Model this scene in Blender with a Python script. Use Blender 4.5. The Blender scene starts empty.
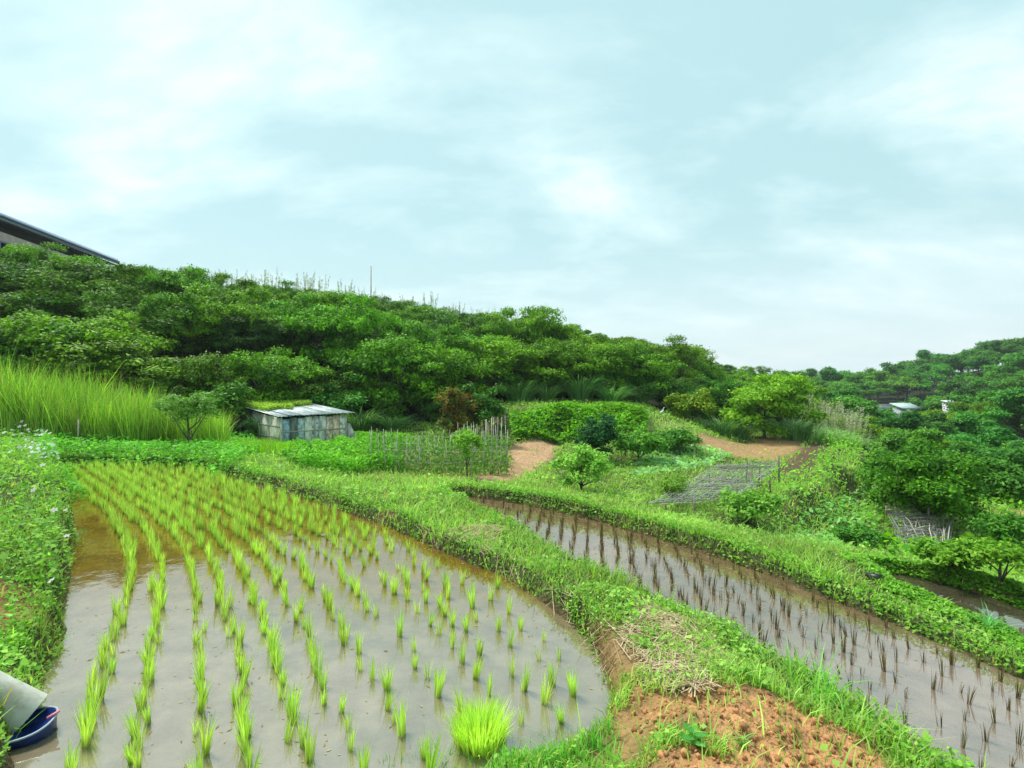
import bpy, math, numpy as np
from mathutils import Vector, Matrix
PI = math.pi
R = math.radians
rng = np.random.default_rng(11)
S = bpy.context.scene
C = S.collection

# ------------------------------------------------------------------ camera, world, sun, exposure
CH = 1.9          # camera height above the upper paddy's water
F = 512.0         # focal length in pixels (18 mm on 36 mm)
HY = 380.0        # horizon row
cam = bpy.data.cameras.new('camera'); cam.lens = 18; cam.sensor_width = 36
cam.clip_start = 0.05; cam.clip_end = 3000; cam.shift_y = (HY-384)/1024
camo = bpy.data.objects.new('camera', cam); C.objects.link(camo)
camo.location = (0, 0, CH); camo.rotation_euler = (PI/2, 0, 0); S.camera = camo

SUN_EL, SUN_AZ = R(58), R(-50)      # azimuth from +Y towards +X : front left
w = bpy.data.worlds.new('World'); S.world = w; w.use_nodes = True
nt = w.node_tree; nt.nodes.clear(); N = nt.nodes.new; L = nt.links.new
sky = N('ShaderNodeTexSky'); sky.sky_type = 'NISHITA'; sky.sun_disc = False
sky.sun_elevation = SUN_EL; sky.sun_rotation = SUN_AZ; sky.air_density = 1.2; sky.dust_density = 2.5
b1 = N('ShaderNodeBackground'); b1.inputs[1].default_value = 0.05; L(sky.outputs[0], b1.inputs[0])
tc = N('ShaderNodeTexCoord'); sp = N('ShaderNodeSeparateXYZ'); L(tc.outputs['Generated'], sp.inputs[0])
def wmath(op, a, b=None, c=None):
    m = N('ShaderNodeMath'); m.operation = op
    for i, v in enumerate((a, b, c)):
        if v is None: continue
        if isinstance(v, (int, float)): m.inputs[i].default_value = v
        else: L(v, m.inputs[i])
    return m.outputs[0]
zz = wmath('ADD', wmath('MAXIMUM', sp.outputs[2], 0.0), 0.34)
cx = wmath('DIVIDE', sp.outputs[0], zz); cy = wmath('DIVIDE', sp.outputs[1], zz)
cb = N('ShaderNodeCombineXYZ'); L(cx, cb.inputs[0]); L(cy, cb.inputs[1])
mp = N('ShaderNodeMapping'); mp.inputs['Rotation'].default_value = (0, 0, R(32)); mp.inputs['Scale'].default_value = (0.6, 1.05, 1); mp.inputs['Location'].default_value = (3.1, 1.7, 0)
L(cb.outputs[0], mp.inputs[0])
n1 = N('ShaderNodeTexNoise'); n1.inputs['Scale'].default_value = 2.3; n1.inputs['Detail'].default_value = 7; n1.inputs['Roughness'].default_value = 0.58; n1.inputs['Distortion'].default_value = 0.25
L(mp.outputs[0], n1.inputs[0])
n2 = N('ShaderNodeTexNoise'); n2.inputs['Scale'].default_value = 0.5; n2.inputs['Detail'].default_value = 3; L(mp.outputs[0], n2.inputs[0])
cl = wmath('ADD', wmath('MULTIPLY', n1.outputs[0], 0.7), wmath('MULTIPLY', n2.outputs[0], 0.3))
rm = N('ShaderNodeValToRGB'); e = rm.color_ramp.elements
SKY_K = 0.355
e[0].position = 0.43; e[0].color = (0.47*SKY_K, 0.73*SKY_K, 0.745*SKY_K, 1)
e[1].position = 0.59; e[1].color = (0.86*SKY_K, 0.98*SKY_K, 0.97*SKY_K, 1)
x = e.new(0.52); x.color = (0.63*SKY_K, 0.86*SKY_K, 0.865*SKY_K, 1)
L(cl, rm.inputs[0])
# pale band near the horizon
hz_f = N('ShaderNodeMapRange'); hz_f.inputs['From Min'].default_value = 0.0; hz_f.inputs['From Max'].default_value = 0.33
hz_f.inputs['To Min'].default_value = 0.75; hz_f.inputs['To Max'].default_value = 0.0; hz_f.interpolation_type = 'SMOOTHSTEP'; L(sp.outputs[2], hz_f.inputs[0])
side = N('ShaderNodeMapRange'); side.inputs['From Min'].default_value = -0.6; side.inputs['From Max'].default_value = 0.6; side.inputs['To Min'].default_value = 0.35; L(sp.outputs[0], side.inputs[0])
mh = N('ShaderNodeMix'); mh.data_type = 'RGBA'; L(wmath('MULTIPLY', hz_f.outputs[0], side.outputs[0]), mh.inputs[0]); L(rm.outputs[0], mh.inputs[6])
mh.inputs[7].default_value = (0.80*SKY_K, 0.90*SKY_K, 0.95*SKY_K, 1)
b2 = N('ShaderNodeBackground'); b2.inputs[1].default_value = 1.0; L(mh.outputs[2], b2.inputs[0])
ms = N('ShaderNodeMixShader'); ms.inputs[0].default_value = 0.86; L(b1.outputs[0], ms.inputs[1]); L(b2.outputs[0], ms.inputs[2])
wo = N('ShaderNodeOutputWorld'); L(ms.outputs[0], wo.inputs[0])

sun = bpy.data.lights.new('sun', 'SUN'); sun.energy = 1.5; sun.angle = R(14); sun.color = (1.0, 0.96, 0.88)
suno = bpy.data.objects.new('sun', sun); C.objects.link(suno)
sd = Vector((math.sin(SUN_AZ)*math.cos(SUN_EL), math.cos(SUN_AZ)*math.cos(SUN_EL), math.sin(SUN_EL)))
suno.rotation_euler = (-sd).to_track_quat('-Z', 'Y').to_euler()
suno.location = (0, 0, 30)
S.view_settings.view_transform = 'Standard'; S.view_settings.look = 'None'; S.view_settings.gamma = 1
S.view_settings.exposure = 1.75; S.view_settings.use_curve_mapping = False
S.cycles.max_bounces = 6; S.cycles.transparent_max_bounces = 12; S.cycles.diffuse_bounces = 3
S.cycles.glossy_bounces = 3; S.cycles.transmission_bounces = 3; S.cycles.caustics_reflective = False; S.cycles.caustics_refractive = False

# ------------------------------------------------------------------ mesh helpers
class MB:
    def __init__(s): s.V = []; s.Q = []; s.K = []; s.n = 0
    def add(s, V, Q, col=(1, 1, 1)):
        V = np.asarray(V, float).reshape(-1, 3); Q = np.asarray(Q, int).reshape(-1, 4)
        col = np.asarray(col, float)
        if col.ndim == 1: col = np.tile(col, (len(V), 1))
        s.V.append(V); s.Q.append(Q+s.n); s.K.append(col); s.n += len(V); return s
    def build(s, name, mat, parent=None, smooth=False):
        V = np.concatenate(s.V); Q = np.concatenate(s.Q); K = np.concatenate(s.K)
        return link(mesh(name, V, Q, K, mat, smooth), name, parent)
def mesh(name, V, Q, K, mat, smooth=False):
    me = bpy.data.meshes.new(name)
    me.vertices.add(len(V)); me.vertices.foreach_set('co', V.astype(np.float32).ravel())
    me.loops.add(len(Q)*4); me.loops.foreach_set('vertex_index', Q.astype(np.int32).ravel())
    me.polygons.add(len(Q)); me.polygons.foreach_set('loop_start', np.arange(0, len(Q)*4, 4, dtype=np.int32))
    if smooth: me.polygons.foreach_set('use_smooth', np.ones(len(Q), bool))
    if K is not None:
        a = me.color_attributes.new('Col', 'FLOAT_COLOR', 'POINT')
        a.data.foreach_set('color', np.concatenate([K, np.ones((len(K), 1))], 1).astype(np.float32).ravel())
    me.materials.append(mat); me.update(calc_edges=True)
    return me
def link(me, name, parent=None):
    o = bpy.data.objects.new(name, me); C.objects.link(o)
    if parent: o.parent = parent
    return o
def tag(o, label=None, cat=None, group=None, kind=None):
    if label: o['label'] = label
    if cat: o['category'] = cat
    if group: o['group'] = group
    if kind: o['kind'] = kind
    return o
def empty(name, loc, rz=0):
    o = bpy.data.objects.new(name, None); C.objects.link(o); o.location = loc; o.rotation_euler = (0, 0, rz)
    o.empty_display_size = 0.2; return o
def dup(root, loc, rz=0, sc=1.0):
    r = root.copy(); C.objects.link(r); r.location = loc; r.rotation_euler = (0, 0, rz)
    r.scale = (sc, sc, sc) if isinstance(sc, (int, float)) else sc
    for ch in list(root.children):
        c = ch.copy(); C.objects.link(c); c.parent = r
        for g in list(ch.children):
            d = g.copy(); C.objects.link(d); d.parent = c
    return r
def box(c, s, rz=0):
    x, y, z = [v/2 for v in s]
    V = np.array([(-x,-y,-z),(x,-y,-z),(x,y,-z),(-x,y,-z),(-x,-y,z),(x,-y,z),(x,y,z),(-x,y,z)])
    cz, sz = math.cos(rz), math.sin(rz)
    V = np.c_[V[:,0]*cz-V[:,1]*sz, V[:,0]*sz+V[:,1]*cz, V[:,2]] + np.array(c)
    return V, [(0,3,2,1),(4,5,6,7),(0,1,5,4),(1,2,6,5),(2,3,7,6),(3,0,4,7)]
def slab(P, th):
    """quad P (4 pts) with thickness th along its normal"""
    P = np.array(P, float); n = np.cross(P[1]-P[0], P[3]-P[0]); n /= np.linalg.norm(n)
    V = np.r_[P-n*th/2, P+n*th/2]
    return V, [(0,3,2,1),(4,5,6,7),(0,1,5,4),(1,2,6,5),(2,3,7,6),(3,0,4,7)]
def tube(pts, rad, n=6, cap=True):
    pts = np.asarray(pts, float); m = len(pts); rad = np.broadcast_to(np.asarray(rad, float), (m,))
    d = np.gradient(pts, axis=0); d /= np.linalg.norm(d, axis=1)[:, None]+1e-9
    ref = np.array([0, 0, 1.]) if abs(d[0, 2]) < .9 else np.array([1., 0, 0])
    V = []
    for i in range(m):
        u = np.cross(d[i], ref); u /= np.linalg.norm(u); v = np.cross(d[i], u)
        a = np.arange(n)/n*2*PI
        V.append(pts[i]+rad[i]*(np.cos(a)[:, None]*u+np.sin(a)[:, None]*v))
    V = np.concatenate(V); Q = []
    for i in range(m-1):
        for k in range(n): Q.append((i*n+k, i*n+(k+1) % n, (i+1)*n+(k+1) % n, (i+1)*n+k))
    if cap:
        V = np.r_[V, [pts[0]], [pts[-1]]]; c0, c1 = len(V)-2, len(V)-1
        for k in range(0, n, 2):
            Q.append((c0, (k+2) % n, k+1, k)); Q.append((c1, (m-1)*n+k, (m-1)*n+k+1, (m-1)*n+(k+2) % n))
    return V, Q
def unit(a): return a/(np.linalg.norm(a, axis=-1, keepdims=True)+1e-9)
def leaves(P, Nn, Ls, Ws, r=rng):
    """rhombic leaves centred at P with normals Nn"""
    n = len(P); Nn = unit(Nn); t = unit(np.cross(Nn, r.normal(size=(n, 3)))); b = np.cross(Nn, t)
    Ls = np.broadcast_to(Ls, (n,))[:, None]; Ws = np.broadcast_to(Ws, (n,))[:, None]
    V = np.stack([P-t*Ls/2, P+b*Ws/2-Nn*Ws*.12, P+t*Ls/2, P-b*Ws/2-Nn*Ws*.12], 1).reshape(-1, 3)
    return V, np.arange(n*4).reshape(-1, 4)
def blades(P, H, Ln, W, seg=2, az=None, droop=0.25, r=rng):
    """curved tapering grass blades from base P, height H, horizontal reach Ln, width W"""
    n = len(P); az = r.uniform(0, 2*PI, n) if az is None else az
    H = np.broadcast_to(H, (n,)); Ln = np.broadcast_to(Ln, (n,)); W = np.broadcast_to(W, (n,)); dr = np.broadcast_to(droop, (n,))
    d = np.c_[np.cos(az), np.sin(az), np.zeros(n)]; f = az+PI/2+r.uniform(-.7, .7, n); s = np.c_[np.cos(f), np.sin(f), np.zeros(n)]
    rows = []
    for i in range(seg+1):
        t = i/seg; c = P+d*(Ln*t**1.7)[:, None]; c = c+np.c_[np.zeros((n, 2)), H*(t-dr*t**3)]
        wd = (W*(0.75+0.5*t-1.17*t*t))[:, None]/2 if i < seg else (W*.05)[:, None]
        rows += [c-s*wd, c+s*wd]
    V = np.stack(rows, 1).reshape(-1, 3); k = 2*(seg+1)
    Q = np.concatenate([np.stack([np.arange(n)*k+2*i, np.arange(n)*k+2*i+1, np.arange(n)*k+2*i+3, np.arange(n)*k+2*i+2], 1) for i in range(seg)])
    return V, Q
def rep(col, k): return np.repeat(col, k, axis=0)
def tints(n, a, b, r=rng, jit=.12):
    t = r.uniform(0, 1, n)[:, None]; c = np.array(a)*(1-t)+np.array(b)*t
    return c*(1+r.normal(0, jit, (n, 1)))
def vnoise(x, y, sc, seed=0):
    x = x/sc+seed*17.3; y = y/sc-seed*9.1; xi = np.floor(x).astype(np.int64); yi = np.floor(y).astype(np.int64); fx = x-xi; fy = y-yi
    fx = fx*fx*(3-2*fx); fy = fy*fy*(3-2*fy)
    def h(i, j):
        v = (i*374761393+j*668265263+seed*1274126177) & 0xffffffff; v = ((v ^ (v >> 13))*1274126177) & 0xffffffff
        return ((v ^ (v >> 16)) & 0xffff)/65535.
    return (h(xi, yi)*(1-fx)+h(xi+1, yi)*fx)*(1-fy)+(h(xi, yi+1)*(1-fx)+h(xi+1, yi+1)*fx)*fy
def fbm(x, y, sc, seed=0, o=4):
    s = 0; a = .5
    for i in range(o): s = s+a*(vnoise(x, y, sc/2**i, seed+i)-.5); a *= .55
    return s

# ------------------------------------------------------------------ materials
def newmat(name):
    m = bpy.data.materials.new(name); m.use_nodes = True; m.node_tree.nodes.clear(); return m, m.node_tree.nodes.new, m.node_tree.links.new
def leafmat(name, transl=.35, rough=.5, spec=.35, var=.25, hue=.02):
    m, N, L = newmat(name)
    a = N('ShaderNodeVertexColor'); a.layer_name = 'Col'; oi = N('ShaderNodeObjectInfo')
    mr = N('ShaderNodeMapRange'); mr.inputs['To Min'].default_value = 1-var; mr.inputs['To Max'].default_value = 1+var; L(oi.outputs['Random'], mr.inputs[0])
    m2 = N('ShaderNodeMath'); m2.operation = 'MULTIPLY'; m2.inputs[1].default_value = 7.31; L(oi.outputs['Random'], m2.inputs[0])
    m3 = N('ShaderNodeMath'); m3.operation = 'FRACT'; L(m2.outputs[0], m3.inputs[0])
    mh = N('ShaderNodeMapRange'); mh.inputs['To Min'].default_value = .5-hue; mh.inputs['To Max'].default_value = .5+hue; L(m3.outputs[0], mh.inputs[0])
    hs = N('ShaderNodeHueSaturation'); L(mh.outputs[0], hs.inputs[0]); L(mr.outputs[0], hs.inputs[2]); L(a.outputs[0], hs.inputs[4])
    p = N('ShaderNodeBsdfPrincipled'); p.inputs['Roughness'].default_value = rough; p.inputs['Specular IOR Level'].default_value = spec; L(hs.outputs[0], p.inputs['Base Color'])
    t = N('ShaderNodeBsdfTranslucent'); g = N('ShaderNodeMixRGB'); g.blend_type = 'MULTIPLY'; g.inputs[0].default_value = 1; g.inputs[2].default_value = (1.25, 1.35, .6, 1)
    L(hs.outputs[0], g.inputs[1]); L(g.outputs[0], t.inputs[0])
    mx = N('ShaderNodeMixShader'); mx.inputs[0].default_value = transl; L(p.outputs[0], mx.inputs[1]); L(t.outputs[0], mx.inputs[2])
    o = N('ShaderNodeOutputMaterial'); L(mx.outputs[0], o.inputs[0]); return m
def plain(name, col, rough=.7, noise=.25, scale=8, bump=.1, spec=.4, metal=0, stretch=(1, 1, 1), col2=None):
    m, N, L = newmat(name)
    tc = N('ShaderNodeTexCoord'); mp = N('ShaderNodeMapping'); mp.inputs['Scale'].default_value = stretch; L(tc.outputs['Object'], mp.inputs[0])
    n = N('ShaderNodeTexNoise'); n.inputs['Scale'].default_value = scale; n.inputs['Detail'].default_value = 6; n.inputs['Roughness'].default_value = .65; L(mp.outputs[0], n.inputs[0])
    r = N('ShaderNodeValToRGB'); c2 = col2 or tuple(c*(1-noise*1.6) for c in col)
    r.color_ramp.elements[0].position = .38; r.color_ramp.elements[0].color = (*c2, 1)
    r.color_ramp.elements[1].position = .62; r.color_ramp.elements[1].color = (*[min(1, c*(1+noise*.4)) for c in col], 1); L(n.outputs[0], r.inputs[0])
    a = N('ShaderNodeVertexColor'); a.layer_name = 'Col'; g = N('ShaderNodeMixRGB'); g.blend_type = 'MULTIPLY'; g.inputs[0].default_value = 1; L(r.outputs[0], g.inputs[1]); L(a.outputs[0], g.inputs[2])
    p = N('ShaderNodeBsdfPrincipled'); p.inputs['Roughness'].default_value = rough; p.inputs['Specular IOR Level'].default_value = spec; p.inputs['Metallic'].default_value = metal; L(g.outputs[0], p.inputs['Base Color'])
    b = N('ShaderNodeBump'); b.inputs['Strength'].default_value = bump; b.inputs['Distance'].default_value = .02; L(n.outputs[0], b.inputs['Height']); L(b.outputs[0], p.inputs['Normal'])
    o = N('ShaderNodeOutputMaterial'); L(p.outputs[0], o.inputs[0]); return m
M_tree = leafmat('tree_leaves', .2, .6, .15, .28, .014)
M_cover = leafmat('cover_leaves', .4, .6, .15, 0, 0)
M_rice = leafmat('rice_leaves', .4, .5, .25, .12, .01)
M_reed = leafmat('reed_leaves', .35, .5, .3, .1, .01)
M_dry = leafmat('dry_straw', .15, .8, .15, .15, 0)
M_bark = plain('bark', (.16, .13, .10), .9, .35, 14, .4)
M_pole = plain('weathered_pole', (.52, .48, .40), .85, .3, 20, .2, stretch=(1, 1, .2))
M_net = plain('weathered_net', (.42, .43, .42), .9, .3, 12, .2)
M_white = plain('white_paint', (.78, .80, .80), .6, .08, 4, .05)

# ground material (colours by zone from the mesh, broken up by noise)
def groundmat():
    m, N, L = newmat('earth')
    a = N('ShaderNodeVertexColor'); a.layer_name = 'Col'; tc = N('ShaderNodeTexCoord')
    n = N('ShaderNodeTexNoise'); n.inputs['Scale'].default_value = 9; n.inputs['Detail'].default_value = 10; n.inputs['Roughness'].default_value = .7; L(tc.outputs['Object'], n.inputs[0])
    mr = N('ShaderNodeMapRange'); mr.inputs['From Min'].default_value = .3; mr.inputs['From Max'].default_value = .7; mr.inputs['To Min'].default_value = .55; mr.inputs['To Max'].default_value = 1.35; L(n.outputs[0], mr.inputs[0])
    g = N('ShaderNodeVectorMath'); g.operation = 'SCALE'; L(a.outputs[0], g.inputs[0]); L(mr.outputs[0], g.inputs['Scale'])
    p = N('ShaderNodeBsdfPrincipled'); p.inputs['Roughness'].default_value = .92; p.inputs['Specular IOR Level'].default_value = .2; L(g.outputs[0], p.inputs['Base Color'])
    n2 = N('ShaderNodeTexNoise'); n2.inputs['Scale'].default_value = 28; n2.inputs['Detail'].default_value = 6; L(tc.outputs['Object'], n2.inputs[0])
    b = N('ShaderNodeBump'); b.inputs['Strength'].default_value = 1.0; b.inputs['Distance'].default_value = .04; L(n2.outputs[0], b.inputs['Height']); L(b.outputs[0], p.inputs['Normal'])
    o = N('ShaderNodeOutputMaterial'); L(p.outputs[0], o.inputs[0]); return m
def watermat(name, tint, murk, murkcol, ior=1.5, far=.25, farcol=(.6,.5,.33)):
    m, N, L = newmat(name)
    tc = N('ShaderNodeTexCoord'); n = N('ShaderNodeTexNoise'); n.inputs['Scale'].default_value = 5; n.inputs['Detail'].default_value = 4; L(tc.outputs['Object'], n.inputs[0])
    b = N('ShaderNodeBump'); b.inputs['Strength'].default_value = .10; b.inputs['Distance'].default_value = .02; L(n.outputs[0], b.inputs['Height'])
    fr = N('ShaderNodeFresnel'); fr.inputs[0].default_value = ior; L(b.outputs[0], fr.inputs['Normal'])
    gl = N('ShaderNodeBsdfGlossy'); gl.inputs['Roughness'].default_value = .035; gl.inputs['Color'].default_value = (1, 1, 1, 1); L(b.outputs[0], gl.inputs['Normal'])
    tr = N('ShaderNodeBsdfTransparent'); tr.inputs[0].default_value = (*tint, 1)
    n2 = N('ShaderNodeTexNoise'); n2.inputs['Scale'].default_value = 4.5; n2.inputs['Detail'].default_value = 8; n2.inputs['Roughness'].default_value = .65; L(tc.outputs['Object'], n2.inputs[0])
    mr = N('ShaderNodeMapRange'); mr.inputs['From Min'].default_value = .35; mr.inputs['From Max'].default_value = .65; mr.inputs['To Min'].default_value = murk*.6; mr.inputs['To Max'].default_value = murk; L(n2.outputs[0], mr.inputs[0])
    sx = N('ShaderNodeSeparateXYZ'); L(tc.outputs['Object'], sx.inputs[0]); gr = N('ShaderNodeMapRange'); gr.interpolation_type = 'SMOOTHSTEP'; gr.inputs['From Min'].default_value = 3.6; gr.inputs['From Max'].default_value = 5.2; gr.inputs['To Min'].default_value = 1.0; gr.inputs['To Max'].default_value = 0.0; L(sx.outputs[1], gr.inputs[0])
    gf = N('ShaderNodeMapRange'); gf.inputs['To Min'].default_value = far; L(gr.outputs[0], gf.inputs[0]); mm_ = N('ShaderNodeMath'); mm_.operation = 'MULTIPLY'; L(mr.outputs[0], mm_.inputs[0]); L(gf.outputs[0], mm_.inputs[1]); mr = mm_
    df = N('ShaderNodeBsdfDiffuse'); cm = N('ShaderNodeMixRGB'); L(gr.outputs[0], cm.inputs[0]); cm.inputs[1].default_value = (*farcol, 1); cm.inputs[2].default_value = (*murkcol, 1); L(cm.outputs[0], df.inputs[0])
    m1 = N('ShaderNodeMixShader'); L(mr.outputs[0], m1.inputs[0]); L(tr.outputs[0], m1.inputs[1]); L(df.outputs[0], m1.inputs[2])
    m2 = N('ShaderNodeMixShader'); L(fr.outputs[0], m2.inputs[0]); L(m1.outputs[0], m2.inputs[1]); L(gl.outputs[0], m2.inputs[2])
    o = N('ShaderNodeOutputMaterial'); L(m2.outputs[0], o.inputs[0]); return m

# ------------------------------------------------------------------ terrain
def g(px, py, z):            # point at height z seen at px,py
    Y = (CH-z)*F/(py-HY); return ((px-512)/F*Y, Y, z)
def d(px, Y, z): return ((px-512)/F*Y, Y, z)
CP = [(0,0,.33),(-1,.3,.3),(1,.3,.36),(2.5,0,.3),(4,1,.15),(-3,0,.5),(-6,0,.8),(6,-1,.1),(0,-1.5,.5),(-4,-1.5,.8),(4,-1.5,.3),
 # left bank
 g(0,700,.22), g(20,600,.25), d(-60,3.6,.45), d(0,5.2,.42), d(0,7.5,.74), d(-60,7,.95), d(-150,5,.8), d(-200,9,1.0), d(20,9.5,.5), d(45,11,.25), d(0,11.5,.55),
 # back bund of the upper paddy, reeds
 d(60,12.2,.15), d(150,12.2,.12), d(230,12,.12), d(0,14,.35), d(100,14.5,.12), d(200,14.5,.0), d(-200,13,.9),
 # central bund
 g(290,478,.14), g(330,492,.14), g(400,508,.14), g(480,532,.14), g(560,566,.14), g(620,596,.15), g(680,632,.18), g(700,680,.26), g(750,720,.26), g(650,740,.17), g(690,768,.27),
 g(470,520,.06), g(540,545,.04), g(600,573,.04), g(660,605,.04), g(720,645,.06), g(780,690,.06), g(840,735,.08), g(820,760,.16), g(545,775,.03), g(600,755,.05), g(480,790,.03), (-.5,1.75,.05), (-1.3,1.65,.06), (.35,1.9,.08), (.1,1.4,.2), (-.9,1.2,.22),
 # ground behind the path
 d(290,13.5,-.15), d(290,16.5,-.3), d(350,13,-.3), d(350,17,-.35), d(430,12.2,-.38), d(430,14.5,-.42), d(500,12.5,-.42), d(480,17,-.5), d(530,17.3,-.5), d(560,20.2,-.5), d(500,20.2,-.5), d(640,20.4,-.45),
 # terrace and its step
 d(500,20.9,.55), d(560,20.9,.58), d(640,21.2,.5), d(500,25,.7), d(640,25,.6), d(570,25,.7), d(660,21.6,-.2), d(700,21.5,-.25), d(690,25,-.2), d(740,27,-.8),
 # middle terraces
 g(520,488,-.3), g(580,490,-.6), g(600,470,-.75), g(660,456,-.8), g(640,480,-.8), g(640,505,-.55), g(700,525,-.75), g(725,515,-.9), g(760,470,-.95), g(700,465,-.9), g(750,450,-1.), g(740,442,-1.05), g(820,443,-1.15), g(800,470,-1.1),
 g(860,450,-1.0), g(830,475,-1.0), g(790,500,-1.0), g(750,530,-.95), g(800,535,-1.4), g(850,500,-1.55), g(880,470,-1.7), g(830,545,-1.3), g(920,550,-1.6), g(930,525,-1.75), g(960,560,-1.4), g(1000,572,-1.05), g(1020,575,-1.1), g(940,568,-.75), g(1040,592,-.75), g(1010,510,-1.8), g(1060,520,-1.7),
 # far bund of the lower paddy
 g(455,488,-.08), g(500,491,-.1), g(560,500,-.1), g(620,515,-.1), g(700,538,-.1), g(760,556,-.12), g(830,580,-.19), g(900,610,-.24), g(1000,648,-.25), g(1100,690,-.25),
 g(868,561,-.16), g(940,568,-.17), g(1020,589,-.17), g(868,569,-.14), g(940,577,-.14), g(1020,600,-.14), g(1100,626,-.14),
 # valley
 d(850,40,-3.2), d(950,30,-4.2), d(950,20,-3.2), d(1040,22,-2.8), d(1020,32,-3.2), d(900,55,-7), d(870,75,-7), d(870,85,-6.8), d(870,93,-2.6), d(870,110,-1.6), d(1020,80,1.5), d(1000,110,5), d(1120,60,5), d(940,95,-1.5), d(1010,45,-2.2), d(1120,35,0), d(1300,30,3), d(1300,60,9),
 d(820,36,-2.6), d(860,27,-2.2), d(800,140,-2), d(1000,200,2), d(860,300,-4),
 # wooded hill
 d(-200,17,1), d(-300,24,6), d(-300,34,9), d(0,16.5,.6), d(0,24,5.2), d(0,30,7.2), d(0,50,8), d(120,17,.3), d(120,26,5.0), d(120,38,7),
 d(230,18.5,-.1), d(230,30,5.0), d(230,50,6.5), d(340,21,0), d(340,40,6.1), d(340,80,7), d(440,24.5,0), d(500,26.5,.8), d(500,48,4.9), d(500,90,5), d(640,28,.6), d(640,55,2.9), d(640,100,3),
 d(720,30,-.6), d(720,60,1.3), d(720,110,1), d(800,31,-1.3), d(790,62,-1.6), d(400,600,-4), d(900,600,-4), d(100,600,0), d(1500,300,0), d(-600,200,6)]
CP = np.array(CP, float)
OX, OY = 0., -2.6
def uv(x, y):
    dx = x-OX; dy = y-OY; r = np.hypot(dx, dy); return np.stack([np.arctan2(dx, dy)*1.3, np.log(r+.5)], -1)
_U = uv(CP[:, 0], CP[:, 1]); _A = np.linalg.norm(_U[:, None]-_U[None], axis=-1)
_W = np.linalg.solve(_A+np.eye(len(CP))*2e-3, CP[:, 2]-CP[:, 2].mean())
def base_z(x, y):
    out = np.empty(x.shape); xf = x.ravel(); yf = y.ravel(); o = out.ravel()
    for i in range(0, len(xf), 50000):
        U = uv(xf[i:i+50000], yf[i:i+50000]); D = np.sqrt(((U[:, None]-_U[None])**2).sum(-1)); o[i:i+50000] = D@_W
    return o.reshape(x.shape)+CP[:, 2].mean()
PA = [g(*p, 0)[:2] for p in [(52,474),(58,467),(110,465),(200,469),(265,488),(340,510),(400,532),(440,550),(485,570),(530,593),(565,616),(590,645),(604,680),(611,712),(600,738),(555,754),(500,762),(470,790)]] + [(-.6,1.95),(-1.6,1.9),(-2.3,2.25)] + [g(*p, 0)[:2] for p in [(8,752),(40,712),(38,690),(62,650),(60,620),(66,585),(74,540),(66,500)]]
PB = [g(*p, -.3)[:2] for p in [(452,500),(470,497),(520,504),(600,522),(700,552),(760,572),(850,607),(940,644),(1024,680),(1150,730)]] + [(6.2,2.6),(3.4,1.6),(2.25,2.35)] + [g(*p, -.3)[:2] for p in [(870,746),(800,706),(740,674),(690,646),(640,620),(590,594),(540,564),(495,536),(456,512)]]
PC = [g(*p, -.36)[:2] for p in [(874,574),(900,574),(940,582),(980,593),(1030,611),(1120,644),(1130,694),(1030,654),(980,633),(940,615),(900,600)]]
PADDY = [(np.array(PA), 0.0, .07), (np.array(PB), -.3, .06), (np.array(PC), -.36, .05)]
RIDGE = np.array([g(*p, -1.)[:2] for p in [(858,456),(845,470),(815,492),(780,512),(748,530)]])
def sdist(x, y, P):
    q = np.stack([x, y], -1); A = P; B = np.roll(P, -1, 0); best = np.full(x.shape, 1e9); ins = np.zeros(x.shape, bool)
    for a, b in zip(A, B):
        e = b-a; t = np.clip(((q-a)@e)/(e@e), 0, 1); best = np.minimum(best, np.linalg.norm(q-a-t[..., None]*e, axis=-1))
        c = ((a[1] > y) != (b[1] > y)); 
        with np.errstate(divide='ignore', invalid='ignore'): ins ^= c & (x < (b[0]-a[0])*(y-a[1])/(b[1]-a[1]+1e-12)+a[0])
    return np.where(ins, -best, best)
def height(x, y):
    x = np.asarray(x, float); y = np.asarray(y, float); sh = x.shape; x = x.ravel(); y = y.ravel()
    z = base_z(x, y); r = np.hypot(x, y); rb = np.zeros(x.shape)
    z = z+fbm(x, y, .5, 3)*.07*np.clip(1.2-r/60, 0, 1)+fbm(x, y, .12, 8, 3)*.035*(r < 20)+fbm(x, y, 4, 5)*.25*np.clip((r-14)/15, 0, 1)
    for q0, q1 in zip(RIDGE[:-1], RIDGE[1:]):
        e = q1-q0; t = np.clip(((x-q0[0])*e[0]+(y-q0[1])*e[1])/(e@e), 0, 1); dd = np.hypot(x-q0[0]-t*e[0], y-q0[1]-t*e[1]); rb = np.maximum(rb, np.exp(-(dd/.42)**2))
    z = z+.38*rb
    for P, wz, dp in PADDY:
        c = P.mean(0); m = np.hypot(x-c[0], y-c[1]) < 12
        if not m.any(): continue
        s = sdist(x[m], y[m], P)+fbm(x[m], y[m], .35, 21)*.16; zm = z[m]
        near = np.clip(1-(s-.3)/.4, 0, 1); zm = np.where(s > -.05, np.maximum(zm, zm*(1-near)+np.maximum(zm, wz+.06)*near), zm)
        t = np.clip((s+.04)/.15, 0, 1); t = t*t*(3-2*t)
        z[m] = zm*t+(wz-dp+fbm(x[m], y[m], .6, 31)*.03)*(1-t)
    return z.reshape(sh)
def hz(x, y): return float(height(np.array([x]), np.array([y]))[0])
_T = np.exp(np.linspace(math.log(.9), math.log(260), 900))
def G(px, py, tmin=0.9):
    T = _T[_T >= tmin]; X = (px-512)/F*T; Z = CH+(HY-py)/F*T; h = height(X, T); i = np.argmax(Z <= h)
    if not (Z <= h).any(): i = len(T)-1
    return (X[i], T[i], h[i])

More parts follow.
